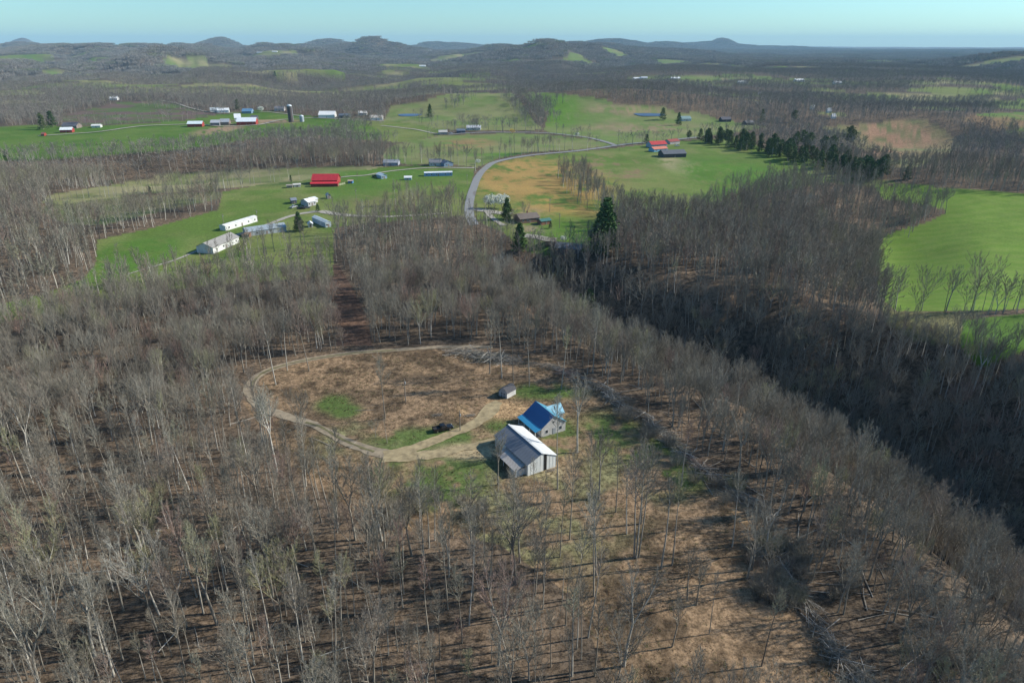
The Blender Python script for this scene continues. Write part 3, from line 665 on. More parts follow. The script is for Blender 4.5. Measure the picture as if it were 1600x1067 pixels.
# the near wood, a tree at a time
x, y = woods(36, 300, 4.15, 60)
hp = np.array(placed); dmin = np.min(np.hypot(x[:, None]-hp[None, :, 0], y[:, None]-hp[None, :, 1]), 1); k = dmin > 3; x, y = x[k], y[k]
z = h(x, y); pA = np.array([.12,.11,.11,.05,.10,.12,.04,.02,.09,.10,.04,.05,.02,.01,.01,.01]); pB = np.array([.06,.02,.06,.07,.05,.02,.07,.05,.04,.01,.07,.04,.05,.13,.13,.13])
rnd_t = (x > 30) | ((x < -55) & (y > 165)) | (y > 215)
kind = np.where(rnd_t, rng.choice(16, x.size, p=pB/pB.sum()), rng.choice(16, x.size, p=pA/pA.sum()))
Hh = np.where(rnd_t, rng.uniform(12.5, 18.5, x.size), rng.uniform(13.5, 21.5, x.size))+1.2*(fbm(x/30, y/30, 15, 2)-0.5)*4
small = rng.random(x.size) < 0.24; Hh[small] *= 0.62
yaw = rng.uniform(0, 6.28, x.size); tlx = rng.normal(0, .03, x.size); tly = rng.normal(0, .03, x.size)
ppx, ppy, pz = proj(x, y, z+Hh*0.7); fpx, fpy, fz = proj(x, y, z)
inframe = (ppx > -10) & (ppx < 1610) & (ppy < 1075) & (fpx > -60) & (fpx < 1660)
size = np.where(inframe, Hh/pz, -1); order = np.argsort(-size); top = set(order[:300-len(HAND)].tolist())
def region(i):
    a, b = fpx[i], fpy[i]
    if a > 1180 and b > 560: return 'right'
    if a < 520: return 'left'
    return 'mid'
FORM = {'forest': 'upright bare tree', 'slim': 'slender bare pole tree', 'forked': 'forked bare tree', 'wide': 'broad spreading bare tree', 'round': 'round topped bare tree'}
def spot_of(i):
    a, b, ty = fpx[i], fpy[i], ppy[i]
    row = 'in front' if b > 1090 else ('in second rank' if b > 960 else 'farther back')
    if a > 1180 and b > 560: return row+(' at right edge' if a > 1420 else ' by the windrow')+' of the ridge wood'
    if a < 520: return row+(' at the left edge' if a < 170 else ' left of middle' if a > 350 else ' of the left third')+', lower left wood'
    return row+(' left half' if a < 760 else ' right half')+' of the middle wood'
for i in top:
    rg = region(i)
    where = {'right': ('among the closest trees of the ridge wood on the right', 'nearest trees of the ridge wood on the right'),
             'left': ('among the closest trees of the dense wood at lower left', 'nearest trees of the wood at lower left'),
             'mid': ('among the closest trees of the wood at the bottom middle', 'nearest trees of the wood at the bottom middle')}[rg]
    put_tree(x[i], y[i], int(kind[i]), Hh[i], (('young ' if small[i] else 'tall ' if Hh[i] > 20.5 else '')+FORM[NEAR[int(kind[i])][2]]+' '+spot_of(i)), where[1], yaw[i], tlx[i], tly[i])
rest = np.array([i for i in range(x.size) if i not in top])
P = [np.stack([x[rest], y[rest], z[rest]], 1)]; Rt = [np.stack([tlx[rest], tly[rest], yaw[rest]], 1)]
s = Hh[rest]/20; Sc = [np.stack([s, s, s], 1)]
scatter_note = []
o = scatter_object('bare_wood', P[0], Rt[0], Sc[0], kind[rest], near_col)
tag(o, 'dense leafless hardwood wood on the ridge round the clearing, beyond its nearest trees', 'woodland', kind='stuff')
def scatter_wood(name, label, x, y, col, nk, H0, hr, wide=1.0, lift=0.0, tilt=.03):
    z = h(x, y)+lift; n = x.size; Hh = rng.uniform(*hr, n); s = Hh/H0; w = s*wide*rng.uniform(0.85, 1.2, n)
    o = scatter_object(name, np.stack([x, y, z], 1), np.stack([rng.normal(0, tilt, n), rng.normal(0, tilt, n), rng.uniform(0, 6.28, n)], 1), np.stack([w, w, s], 1), rng.integers(0, nk, n), col)
    tag(o, label, 'woodland', kind='stuff'); return o
x, y = woods(300, 720, 5.7, 42)
scatter_wood('bare_wood', 'leafless grey woods between the farm fields and along the valley', x, y, mid_col, 8, 19, (13, 19.5))
x, y = woods(190, 480, 5.0, 42); vx, vy, _ = proj(x, y, h(x, y)); k = ~((vx > 900) & (vx < 1150) & (vy > 420) & (vy < 570)) & (x > 12) & (x+0.9*y > 275) & (y < 470); x, y = x[k], y[k]
scatter_wood('bare_wood', 'denser leafless wood on the shaded valley side to the right', x, y, mid_col, 8, 19, (12, 18), 1.15)
x, y = woods(720, 3300, 9.5, 40)
scatter_wood('bare_wood', 'leafless woods beyond the farms in the middle distance', x, y, far_col, 6, 18, (11.5, 17.5), 1.25)
x, y = woods(3300, 15500, 44, 40)
scatter_wood('bare_wood', 'distant leafless forest covering the rolling hills up to the skyline', x, y, clump_col, 6, 18, (15, 20), 1.0)
# strips of trees and scattered trees between the fields
def strip(pxs, width, sp, seed):
    P = traced(pxs, 8, False); out = []; r = random.Random(seed)
    for a, b in zip(P[:-1], P[1:]):
        L = math.hypot(b[0]-a[0], b[1]-a[1]); n = max(1, int(L*max(width, sp)/(sp*sp)+r.random()))
        for _ in range(n):
            t = r.random(); nx, ny = -(b[1]-a[1])/max(L, .01), (b[0]-a[0])/max(L, .01); o = r.uniform(-.5, .5)*width
            out.append((a[0]+(b[0]-a[0])*t+nx*o, a[1]+(b[1]-a[1])*t+ny*o))
    return out
S = []
for a in (([(75,316),(140,309),(200,304),(260,300),(320,296),(370,290)], 9, 6.5), ([(370,290),(420,285),(470,281)], 4, 9), ([(545,258),(600,257),(640,256),(730,256)], 16, 13),
          ([(800,150),(815,160),(832,175),(850,192)], 55, 8), ([(850,195),(800,198),(750,200),(700,200)], 8, 9), ([(845,172),(865,160)], 40, 8), ([(735,150),(715,162),(700,172)], 30, 9), ([(600,192),(560,196),(520,205)], 30, 8),
          ([(560,205),(540,215),(480,222),(420,226)], 40, 8), ([(0,252),(100,247),(200,242),(300,236),(400,226),(500,222),(590,226)], 22, 7), ([(600,252),(660,248),(720,244)], 24, 14), ([(890,272),(900,290),(912,306),(930,322)], 24, 5),
          ([(930,322),(960,335),(1010,345),(1060,345),(1110,338)], 24, 6), ([(1115,335),(1160,318),(1200,296),(1260,287),(1330,284)], 30, 7), ([(640,330),(665,325),(700,335)], 44, 6.5), ([(1400,372),(1430,345),(1460,332)], 14, 5), ([(1510,520),(1540,560),(1600,590)], 30, 7),
          ([(235,165),(270,170),(300,172)], 30, 9), ([(720,196),(740,198),(760,199)], 20, 9), ([(1540,200),(1570,222),(1600,240)], 60, 9), ([(645,186),(690,200)], 16, 12), ([(330,425),(400,415),(450,405),(500,395)], 50, 9), ([(120,462),(200,445),(280,430)], 30, 9)):
    S += strip(a[0], a[1], a[2], len(S))
S = np.array(S); k = ~near_lane(S[:, 0], S[:, 1]) & (S[:, 1] > 250); S = S[k]; rS = np.hypot(S[:, 0], S[:, 1])
m = rS < 720
scatter_wood('tree_belt', 'leafless trees in belts and field edges round the nearer farms', S[m, 0], S[m, 1], mid_col, 8, 19, (11, 18))
scatter_wood('tree_belt', 'leafless trees in belts between the farther pastures', S[~m, 0], S[~m, 1], far_col, 6, 18, (10, 17), 1.2)

# ------------------------------------------------------------------ evergreens, blossom trees, bushes
def evergreen(seed, H, shape='cedar', dens=1.0, nm=NEEDLE):
    rnd = random.Random(seed); tb, cb = MB(), MB()
    tb.path([Vector((0, 0, -.3)), Vector((0, 0, H*0.5)), Vector((0, 0, H*0.98))], [H*.016, H*.011, .02], 5)
    n = int(90*dens)
    for i in range(n):
        t = (i+rnd.random())/n
        if shape == 'cedar': z = H*(0.06+0.94*t); rad = H*0.34*(1-t)**0.6*rnd.uniform(0.7, 1.15)+0.15
        elif shape == 'spruce': z = H*(0.05+0.95*t); rad = H*0.31*(1-t)**0.75*rnd.uniform(0.7, 1.15)+0.1
        else: z = H*(0.32+0.68*t); rad = H*0.36*math.sin(math.pi*min(1, 0.15+0.85*t))**0.7*rnd.uniform(0.5, 1.1)
        a = rnd.uniform(0, 6.28); d = Vector((math.cos(a), math.sin(a), rnd.uniform(-.15, .35))); p0 = Vector((0, 0, z)); e = p0+d*rad
        tb.path([p0, e], [H*.003, .01], 3)
        for k in range(14):
            c = p0.lerp(e, rnd.uniform(0.3, 1.05))+rv(rnd, 0.05*H); w = rnd.uniform(0.02, 0.045)*H
            u = rv(rnd).normalized(); v = u.cross(rv(rnd)).normalized()
            cb.poly([c-u*w, c+v*w*0.5, c+u*w, c-v*w*0.5])
    return tb, cb
def two(tb, cb, tname, cname, tm, cm): return tb.mesh(tname, tm), cb.mesh(cname, cm)
CED = [two(*evergreen(40+i, 10, s, 1.0, NEEDLE), 'evergreen_trunk', 'evergreen_crown', BARK, NEEDLE) for i, s in enumerate(('cedar', 'spruce', 'pine', 'pine', 'cedar'))]
BIGE = two(*evergreen(60, 10, 'spruce', 2.6), 'evergreen_trunk', 'evergreen_crown', BARK, NEEDLE_LT)
BIGD = two(*evergreen(61, 10, 'spruce', 2.2), 'evergreen_trunk', 'evergreen_crown', BARK, NEEDLE)
def put_ever(px, py, H, pr, label, group=None, name='evergreen_tree', xy=None):
    x, y, z = at(px, py) if xy is None else (xy[0], xy[1], hs(*xy)); e = empty(name, (x, y, z), rr_.uniform(0, 6)); s = H/10; e.scale = (s*rr_.uniform(.9, 1.1), s, s)
    tag(e, label, 'tree', group); new_obj('trunk', pr[0], e); new_obj('crown', pr[1], e); return e
put_ever(945,392,27,BIGE,'tallest light green spruce at the right of the house yard below the orange field')
put_ever(936,395,21,BIGD,'dark green spruce pressed against the left of the tallest light green one')
put_ever(812,392,15,BIGE,'green conifer standing left of the gravel parking by the lower sheds')
put_ever(468,361,11,BIGD,'dark round cedar between the long metal barn and the grey mobile home')
put_ever(792,343,13,BIGD,'dark cedar next to the white blossom trees by the road bend')
put_ever(672,184,18,CED[1],'lone dark conifer beside the far pond on the left')
put_ever(68,203,20,CED[4],'larger dark evergreen left of the farmhouse at far left')
put_ever(83,199,20,CED[0],'second dark evergreen nearer the farmhouse at far left')
put_ever(860,357,4,CED[4],'small round green bush before the green roofed shed')
put_ever(12,252,10,CED[0],'dark evergreen at the left edge by the far pasture')
put_ever(497,331,5,CED[4],'small evergreen behind the grey mobile home')
put_ever(905,500,13,CED[1],'evergreen in the shaded hollow right of the wood')
put_ever(920,485,11,CED[0],'shorter evergreen higher in the shaded hollow right of the wood')
put_ever(1325,232,22,CED[2],'tall open pine standing above the belt of evergreens')
put_ever(1175,228,14,CED[1],'first dark evergreen at the left end of the evergreen belt')
put_ever(372,172,16,CED[0],'dark evergreen behind the barns of the far left farm')
put_ever(1010,225,10,CED[0],'round cedar left of the red roofed farm')
rE = random.Random(11)
for a, n in ((((1092,222),(1120,224),(1150,228)), 12), (((1150,230),(1200,240),(1250,252),(1300,264)), 44), (((1300,264),(1350,276),(1400,284)), 30), (((1230,228),(1280,238),(1330,255)), 18)):
    P = traced(list(a), 8, False)
    for i in range(n):
        q = P[rE.randrange(len(P))]; xx, yy = q[0]+rE.uniform(-14, 14), q[1]+rE.uniform(-16, 16)
        put_ever(0, 0, rE.uniform(10, 18), CED[rE.randrange(5)], ('dark evergreen '+('of the back row' if yy > q[1]+5 else 'of the front row' if yy < q[1]-5 else 'inside')+' in the conifer belt, '+('left end' if q[0] < 190 else 'left of its middle' if q[0] < 235 else 'at its middle' if q[0] < 275 else 'right of its middle' if q[0] < 315 else 'right end')), 'evergreens in the conifer belt', 'evergreen_tree', (xx, yy))
for i, (px, py) in enumerate(((430,120),(1190,190),(1240,192),(470,205),(760,100),(1035,188),(1060,196),(505,108),(175,290),(235,302),(330,297),(455,284),(880,470))):
    put_ever(px, py, (16 if py < 200 else 5), CED[i % 5], ('small distant dark evergreen among bare woods' if py < 200 else 'low dark cedar bush in the bare tree line'), 'scattered small evergreens')

def blob_tree(seed, H, Wd, m, n=700, stem=0.25):
    rnd = random.Random(seed); tb, cb = MB(), MB()
    tb.path([Vector((0, 0, -.3)), Vector((0, 0, H*.6))], [H*.02, H*.008], 5)
    for i in range(7):
        a = i*.9; tb.path([Vector((0, 0, H*stem)), Vector((math.cos(a)*Wd*.35, math.sin(a)*Wd*.35, H*.75))], [H*.009, .01], 3)
    for i in range(n):
        v = rv(rnd).normalized()*rnd.uniform(0.55, 1.0)*(0.85+0.15*math.sin(rnd.random()*6)); c = Vector((v.x*Wd/2, v.y*Wd/2, H*(stem+(1-stem)*(0.5+v.z/2)))); w = H*rnd.uniform(.02, .045)
        u = rv(rnd).normalized(); q = u.cross(rv(rnd)).normalized(); cb.poly([c-u*w, c+q*w, c+u*w, c-q*w])
    return tb.mesh('blossom_trunk', BARK), cb.mesh('blossom_crown', m)
BT = blob_tree(1, 6.5, 8, BLOSSOM, 900)
def put_plain(name, px, py, pr, s, label, cat='tree', group=None):
    x, y, z = at(px, py); e = empty(name, (x, y, z), rr_.uniform(0, 6)); e.scale = (s, s, s); tag(e, label, cat, group)
    new_obj('trunk', pr[0], e); new_obj('crown', pr[1], e)
put_plain('blossom_tree', 767, 326, BT, 1.5, 'left white blossoming tree of the pair by the road bend')
put_plain('blossom_tree', 784, 326, BT, 1.55, 'right white blossoming tree of the pair by the road bend')
put_plain('blossom_tree', 747, 257, BT, .75, 'small white blossom tree at the lane corner beside the road')
put_plain('blossom_tree', 902, 214, BT, .8, 'round white blossom tree by the upper road')
put_plain('blossom_tree', 408, 176, BT, 1.5, 'white blossom tree behind the far left farm')
put_plain('blossom_tree', 880, 378, BT, .55, 'low white blossom bush beside the lower sheds')
put_plain('forsythia_bush', 801, 209, blob_tree(3, 3, 4.5, YBLOSSOM, 300, .05), 2.2, 'yellow flowering bush by the upper road', 'bush')

# broad crowned field trees on the right and other single trees farther off
FT = [(1440,485,20,7,'broad leaning bare tree in the row at the bottom of the bright field, leftmost'),(1478,487,20,3,'forked bare tree in the middle of the row below the bright field'),(1520,486,25,7,'largest round topped bare tree of the row below the bright field'),
      (1398,486,21,10,'dark forked bare tree where the row meets the valley wood'),(1376,484,20,6,'bare tree at the left corner of the bright field'),(1520,610,25,10,'tall forked pale tree at the right edge below the bright field'),
      (1545,600,22,3,'leaning bare tree at the right edge under the bright field'),(1240,300,17,3,'bare tree rising from the edge of the valley wood'),(1000,345,19,7,'broad bare tree at the top of the valley wood under the orange field'),(1032,352,18,10,'forked bare tree at the top of the valley wood'),
      (128,200,17,7,'round bare tree beside the far left farmhouse'),(722,202,20,7,'large bare tree behind the houses on the upper road'),(745,200,17,7,'second round bare tree behind the houses on the upper road'),(998,224,12,7,'small round bare tree left of the red roofed farm'),
      (413,393,13,10,'bare tree in front of the long metal barn'),(440,385,14,0,'upright bare tree near the end of the long metal barn'),(820,345,12,7,'bare tree over the brown roofed house'),(802,352,10,7,'bushy bare tree left of the brown roofed house'),(742,312,6,7,'small bare bush beside the road near the bend'),(558,283,7,0,'small bare tree behind the red barn')]
for px, py, Ht, k, lab in FT:
    x_, y_, z_ = at(px, py); put_tree(x_, y_, k, Ht, lab, 'single bare trees near fields and farms', rr_.uniform(0, 6.28))

# ------------------------------------------------------------------ buildings
GLASS = mat('window_glass', (0.03, 0.035, 0.045), 0.15, spec=0.6)
DARK = mat('doorway_shade', (0.02, 0.02, 0.02), 0.9)
WHITE = (0.72, 0.73, 0.71); TIN = (0.50, 0.53, 0.56); GREY = (0.30, 0.30, 0.30); RBARN = (0.33, 0.05, 0.04); RROOF = (0.50, 0.045, 0.055); BLUE = (0.14, 0.28, 0.46); DK = (0.07, 0.07, 0.08); BRN = (0.16, 0.12, 0.09)
def building(A, B, W, eave, ridge, wall, roof, label, cat='house', name='farmhouse', axis='along', windows=3, door=True, chimney=False, over=0.4, gable_windows=False, pts=None, metal=False, group=None, panels=False):
    """A-B is the foot of the wall that faces us, W the depth behind it"""
    if pts is None: a = Vector(at(*A)[:2]); b = Vector(at(*B)[:2])
    else: a, b = Vector(pts[0]), Vector(pts[1])
    L = (b-a).length; d = (b-a).normalized(); n = Vector((-d.y, d.x))
    c = (a+b)/2
    if n.dot(c) < 0: n = -n; a, b = b, a; d = -d
    ctr = c+n*W/2; ang = math.atan2(d.y, d.x); corners = [hs(*(ctr+d*sx*L/2+n*sy*W/2)) for sx in (-1, 1) for sy in (-1, 1)]
    z0 = min(corners)*0.4+sum(corners)/4*0.6
    e = empty(name, (ctr.x, ctr.y, z0), ang); tag(e, label, cat, group)
    hx, hy = L/2, W/2; dz = ridge-eave
    mb = MB(); b0 = -1.2
    if axis == 'along': mb.prism([(-hy, b0), (hy, b0), (hy, eave), (0, ridge), (-hy, eave)], L, Matrix.Rotation(R(90), 4, 'Z'))
    else: mb.prism([(-hx, b0), (hx, b0), (hx, eave), (0, ridge), (-hx, eave)], W, Matrix.Identity(4))
    mb.build('wall', paint(wall, 0.7), e)
    hw, ln = (hy, L) if axis == 'along' else (hx, W)
    sl = dz/hw; M = Matrix.Rotation(R(90), 4, 'Z') if axis == 'along' else Matrix.Identity(4); ht = 0.10
    rm = paint(roof, 0.35 if metal else 0.75, 0.0, 'roofing')
    rb = MB()
    for s in (-1, 1):
        x1 = s*(hw+over); zo = eave-over*sl
        out = [(0, ridge+0.02), (x1, zo+0.02), (x1, zo+0.02+ht), (0, ridge+0.02+ht)]
        rb.prism(out if s > 0 else out[::-1], ln+2*over, M)
    ro = rb.build('roof', rm, e)
    if (ctr.length < 620 and metal) or 'trailer' in name or 'mobile' in name:
        sb = MB(); ns = int(ln/0.9)
        for k in range(ns+1):
            yy = -ln/2+ln*k/ns
            for s in (-1, 1):
                x1 = s*(hw+over); zo = eave-over*sl
                out = [(0, ridge+.125), (x1, zo+.125), (x1, zo+.17), (0, ridge+.17)]
                sb.prism(out if s > 0 else out[::-1], .07, M @ Matrix.Translation((0, yy, 0)))
        sb.build('roof_seam', rm, ro)
    if chimney: c_ = MB(); c_.quadbox((0.6, 0.3, ridge+0.5), (0.7, 0.7, 1.4)); c_.build('chimney', paint((0.30, 0.14, 0.10)), ro)
    hb = min(1.1, eave*0.42)
    for i in range(windows):
        xx = -hx+L*(i+0.5)/windows+(0.25 if L > 8 else 0)
        if door and i == windows//2: continue
        w = MB(); w.quadbox((xx, -hy-0.03, eave*0.55), (1.1, 0.08, hb)); fr = w.build('window', paint(WHITE, 0.6), e)
        w = MB(); w.quadbox((xx, -hy-0.075, eave*0.55), (0.9, 0.03, hb-0.2)); w.build('pane', GLASS, fr)
    if door:
        w = MB(); w.quadbox((0.1, -hy-0.04, 1.0), (1.0, 0.08, 2.0)); w.build('door', paint((0.25, 0.2, 0.18)), e)
    return e
B = building
# cluster along the left lane
B((334,397),(374,379),10,3.4,5.6,WHITE,(0.30,0.29,0.27),'white workshop with a weathered grey gable roof, lowest of the buildings on the left lane','workshop','workshop',windows=4,over=.5)
B((353,361),(403,346),4.6,2.9,3.5,WHITE,(0.78,0.78,0.75),'long white single-wide trailer home beside the left lane','trailer','trailer_home',windows=5,over=.15)
B((386,370),(448,362),9,2.8,4.4,(0.36,0.40,0.43),(0.36,0.42,0.46),'long blue-grey metal barn across the lane from the white trailer','barn','metal_barn',windows=2,door=True,over=.3,metal=True)
B((383,371),(390,371),3,2.0,2.6,(0.33,0.16,0.10),(0.3,0.18,0.12),'small rusty lean-to shed at the left end of the long metal barn','shed','storage_shed',windows=0)
B((509,356),(518,354.5),19,2.9,3.7,(0.42,0.50,0.56),(0.50,0.58,0.62),'grey-blue mobile home end-on beside the dark round cedar','trailer','mobile_home','across',windows=2,over=.15)
B((482,356),(489,355.5),4,2.2,3.2,WHITE,(0.6,0.62,0.65),'small white garden shed between the dark cedar and the mobile home','shed','storage_shed','across',windows=0)
B((482,323),(494,320.5),9,2.9,4.4,(0.5,0.5,0.5),(0.80,0.80,0.78),'white roofed farmhouse among parked cars above the left lane','house','farmhouse',windows=3)
B((488,318),(497,316),7,2.5,3.4,(0.6,0.6,0.58),(0.74,0.76,0.78),'lower white roofed annex right behind the farmhouse with parked cars','outbuilding','outbuilding',windows=1)
B((456,319),(464,318),5,2.4,3.6,(0.12,0.13,0.15),(0.20,0.23,0.28),'small dark shed left of the white roofed farmhouse','shed','storage_shed',windows=0)
B((512,311),(517,310.5),3.5,2.6,3.8,(0.3,0.3,0.3),(0.45,0.45,0.45),'tiny grey shed alone in the grass right of the white roofed farmhouse','shed','storage_shed','across',windows=0)
rb_ = B((488,289),(527,288.5),13,3.6,7.2,RBARN,RROOF,'large barn with a bright red metal roof','barn','red_barn',windows=0,door=True,over=.6,metal=True)
B((486,292.3),(528,291.8),5,2.5,3.3,(0.25,0.05,0.04),(0.60,0.035,0.05),'low open lean-to with red roof along the front of the red barn','barn','barn_shelter',windows=0,door=False,over=.5)
B((448,294),(457,293.7),4,1.9,2.3,(0.30,0.27,0.23),(0.35,0.32,0.28),'low brown cattle shelter left of the red barn','shed','cattle_shelter',windows=0)
B((459,293),(470,292.5),4,2.0,2.6,(0.5,0.48,0.44),(0.55,0.53,0.50),'low pale cattle shelter nearest the red barn','shed','cattle_shelter',windows=0)
B((544,287),(551,287),4,2.0,2.5,(0.10,0.25,0.50),(0.45,0.35,0.28),'small blue shed right of the red barn','shed','storage_shed',windows=0)
B((596,280),(605,279),9,2.8,4.0,(0.30,0.42,0.52),(0.66,0.76,0.80),'pale blue roofed cottage end-on beside the upper lane','house','cottage','across',windows=2)
B((632,281.5),(643,281.5),3.5,2.0,3.0,(0.30,0.42,0.46),(0.8,0.82,0.82),'small white roofed well house in the grass','shed','well_house',windows=1,door=False)
B((663,276),(707,275),4.8,2.8,3.5,(0.22,0.36,0.58),(0.72,0.76,0.80),'long blue trailer home with white roof near the road','trailer','trailer_home',windows=6,over=.15)
B((599,259.5),(622,259),9,3.0,5.0,(0.34,0.36,0.42),(0.34,0.36,0.40),'grey house with porch behind the upper lane','house','farmhouse',windows=4,chimney=True)
B((671,260),(690,259.5),10,3.0,5.6,(0.55,0.55,0.54),(0.22,0.22,0.24),'grey roofed house with white gables under bare trees','house','farmhouse',windows=4,chimney=True)
B((694,261),(708,259.5),10,3.0,5.0,(0.20,0.28,0.38),(0.10,0.13,0.19),'dark blue roofed house nearest the road','house','farmhouse','across',windows=2)
# right of the road
B((813,350),(843,347),11,2.8,4.8,(0.25,0.15,0.11),(0.17,0.14,0.12),'brown roofed ranch house under bare trees below the orange field','house','ranch_house',windows=4,chimney=True)
B((846,352),(861,350),5,2.3,3.2,(0.28,0.13,0.09),(0.06,0.17,0.15),'shed with a dark green roof beside the brown roofed house','shed','storage_shed',windows=1)
B((852,385),(868,384),6,2.5,3.7,(0.17,0.13,0.10),(0.26,0.24,0.19),'brown shed at the gravel parking above the wood','shed','storage_shed',windows=1)
B((866,399),(906,397),10,3.0,4.8,(0.12,0.12,0.13),(0.13,0.15,0.18),'large dark roofed barn half hidden by bare trees at the wood edge','barn','dark_barn',windows=2,metal=True)
B((1018,231.5),(1042,230.5),12,3.4,6.2,(0.35,0.42,0.50),(0.52,0.07,0.06),'red roofed farmhouse of the farm on the right, biggest red roof','house','farmhouse',windows=4,metal=True)
B((1022,238),(1043,236.5),9,2.8,4.6,(0.18,0.42,0.60),(0.58,0.20,0.13),'blue walled shed with orange-red roof in front of the red roofed farmhouse','shed','farm_shed',windows=3)
B((1037,247),(1072,246),14,3.6,6.4,DK,(0.12,0.13,0.15),'black barn with dark roof in front of the red roofed farm','barn','black_barn',windows=0,over=.5)
B((1047,226),(1062,225),10,3,5,(0.4,0.4,0.4),(0.28,0.07,0.06),'dark red roofed outbuilding behind the red roofed farmhouse','outbuilding','outbuilding',windows=2)
B((1066,190),(1080,189.5),12,3,6,(0.6,0.62,0.6),(0.2,0.3,0.3),'small pale house on the green rise right of the pond','house','farmhouse',windows=2)
B((1128,191),(1142,190.8),10,3,6,DK,(0.1,0.1,0.12),'dark barn on the green rise, first behind the evergreen belt','barn','far_barn',windows=0)
B((1166,196),(1178,195.8),10,3,5.5,DK,(0.13,0.13,0.14),'second dark barn behind the evergreen belt, farther right','barn','far_barn',windows=0)
# upper road
B((686,211),(699,210.5),10,3,5,(0.4,0.38,0.34),(0.45,0.44,0.42),'brown house at the west end of the upper road','house','farmhouse',windows=2)
B((714,208.5),(727,208),9,3,4.6,(0.10,0.12,0.16),(0.18,0.22,0.28),'dark garage between the houses of the upper road','garage','garage',windows=0)
B((729,204),(751,203.5),12,3.2,5.6,(0.65,0.65,0.63),(0.5,0.52,0.55),'white house under the large bare tree on the upper road','house','farmhouse',windows=4)
B((578,188.5),(598,188),13,3.5,6.5,WHITE,(0.5,0.45,0.4),'white house at the end of the upper gravel lane left of the pond','house','farmhouse',windows=3,chimney=True)
B((560,181),(573,180.5),12,3.5,6,(0.55,0.53,0.5),(0.6,0.58,0.55),'pale house behind the white house left of the pond','house','farmhouse',windows=2)
B((529,185),(545,184.8),12,3.5,6,(0.08,0.09,0.10),(0.15,0.17,0.2),'dark open shed right of the big white barn','shed','farm_shed',windows=0)
B((498,185),(523,184.5),20,4.5,9,(0.75,0.75,0.72),(0.80,0.80,0.78),'big white barn right of the silo','barn','white_barn',windows=0,metal=True)
# far left farm
B((293,199),(316,198.5),12,4,7,RBARN,(0.7,0.78,0.8),'small red barn with pale roof, leftmost of the silo farm','barn','farm_barn',windows=0)
B((329,197),(343,196.8),14,4,7,(0.2,0.2,0.22),(0.42,0.44,0.48),'grey barn second from left at the silo farm','barn','farm_barn',windows=0)
B((344,196),(358,195.8),14,4,7.6,(0.25,0.2,0.18),(0.33,0.36,0.40),'brown grey barn touching the second barn of the silo farm','barn','farm_barn',windows=0)
B((370,196),(400,195.5),18,4.5,9,RBARN,(0.75,0.80,0.84),'long red barn with white roof at the silo farm','barn','farm_barn',windows=3,metal=True)
B((367,190),(377,189.8),10,5,10,WHITE,(0.8,0.82,0.84),'tall white shed behind the long red barn','shed','farm_shed',windows=0)
B((392,188),(402,187.8),10,3.5,6,(0.1,0.1,0.1),(0.1,0.11,0.13),'dark hay shed between the red barn and the silo','shed','farm_shed',windows=0)
B((329,176),(344,175.8),14,4,7,(0.6,0.62,0.6),(0.45,0.5,0.52),'grey roofed house behind the silo farm, left of the orange bank','house','farmhouse',windows=2)
B((340,177),(358,176.8),14,4,7,WHITE,(0.72,0.75,0.76),'white roofed house behind the silo farm','house','farmhouse',windows=2)
B((378,178),(393,177.8),14,3.5,7,(0.2,0.3,0.42),(0.12,0.25,0.40),'blue house behind the silo farm','house','farmhouse',windows=2)
B((429,174),(444,173.8),14,4,7,(0.5,0.48,0.46),(0.2,0.2,0.22),'dark roofed house near the far white blossom tree','house','farmhouse',windows=2)
B((94,208),(113,207.5),10,3.5,6.2,RBARN,(0.78,0.80,0.80),'red barn with white roof at the far left farm','barn','farm_barn',windows=0)
B((97,201.5),(120,201),13,3.5,7,(0.25,0.2,0.18),(0.14,0.14,0.16),'dark farmhouse behind the red barn at far left','house','farmhouse',windows=3)
B((65,213),(69.5,213),5,2.5,4,RBARN,(0.25,0.12,0.1),'tiny rusty shed left of the red barn at far left','shed','storage_shed',windows=0)
B((143,200),(157,199.6),8,2.5,4,(0.6,0.6,0.58),(0.7,0.7,0.68),'low pale shed right of the far left farmhouse','shed','storage_shed',windows=0)
FARB = [(996,125,14),(1007,124,10),(1056,124.5,14),(1160,131,12),(1166,132,7),(1250,128,14),(1310,132,12),(1296,177,7),(1303,186,6),(1270,172,6),(181,92,8),(177,157,12),(395,83,9),(405,83,8),(429,82,8),(660,104,10),(672,103,7),(905,82,14),(918,82,8),(1024,106,10),(108,65,9),(712,104,7),(1190,149,7),(668,79,14)]
for i, (px, py, w) in enumerate(FARB):
    x_, y_, z_ = at(px, py); hw = w/2/F*(y_*CP+40)
    B(None, None, min(14, hw*1.3), 3.5, 7.0, (0.72,0.72,0.70), [(0.75,0.76,0.76),(0.5,0.52,0.55),(0.8,0.8,0.8)][i % 3], 'tiny white farm building far off among the wooded hills', 'house', 'distant_farmhouse', pts=((x_-hw, y_), (x_+hw, y_+1)), windows=0, door=False, group='tiny white buildings in the far hills')
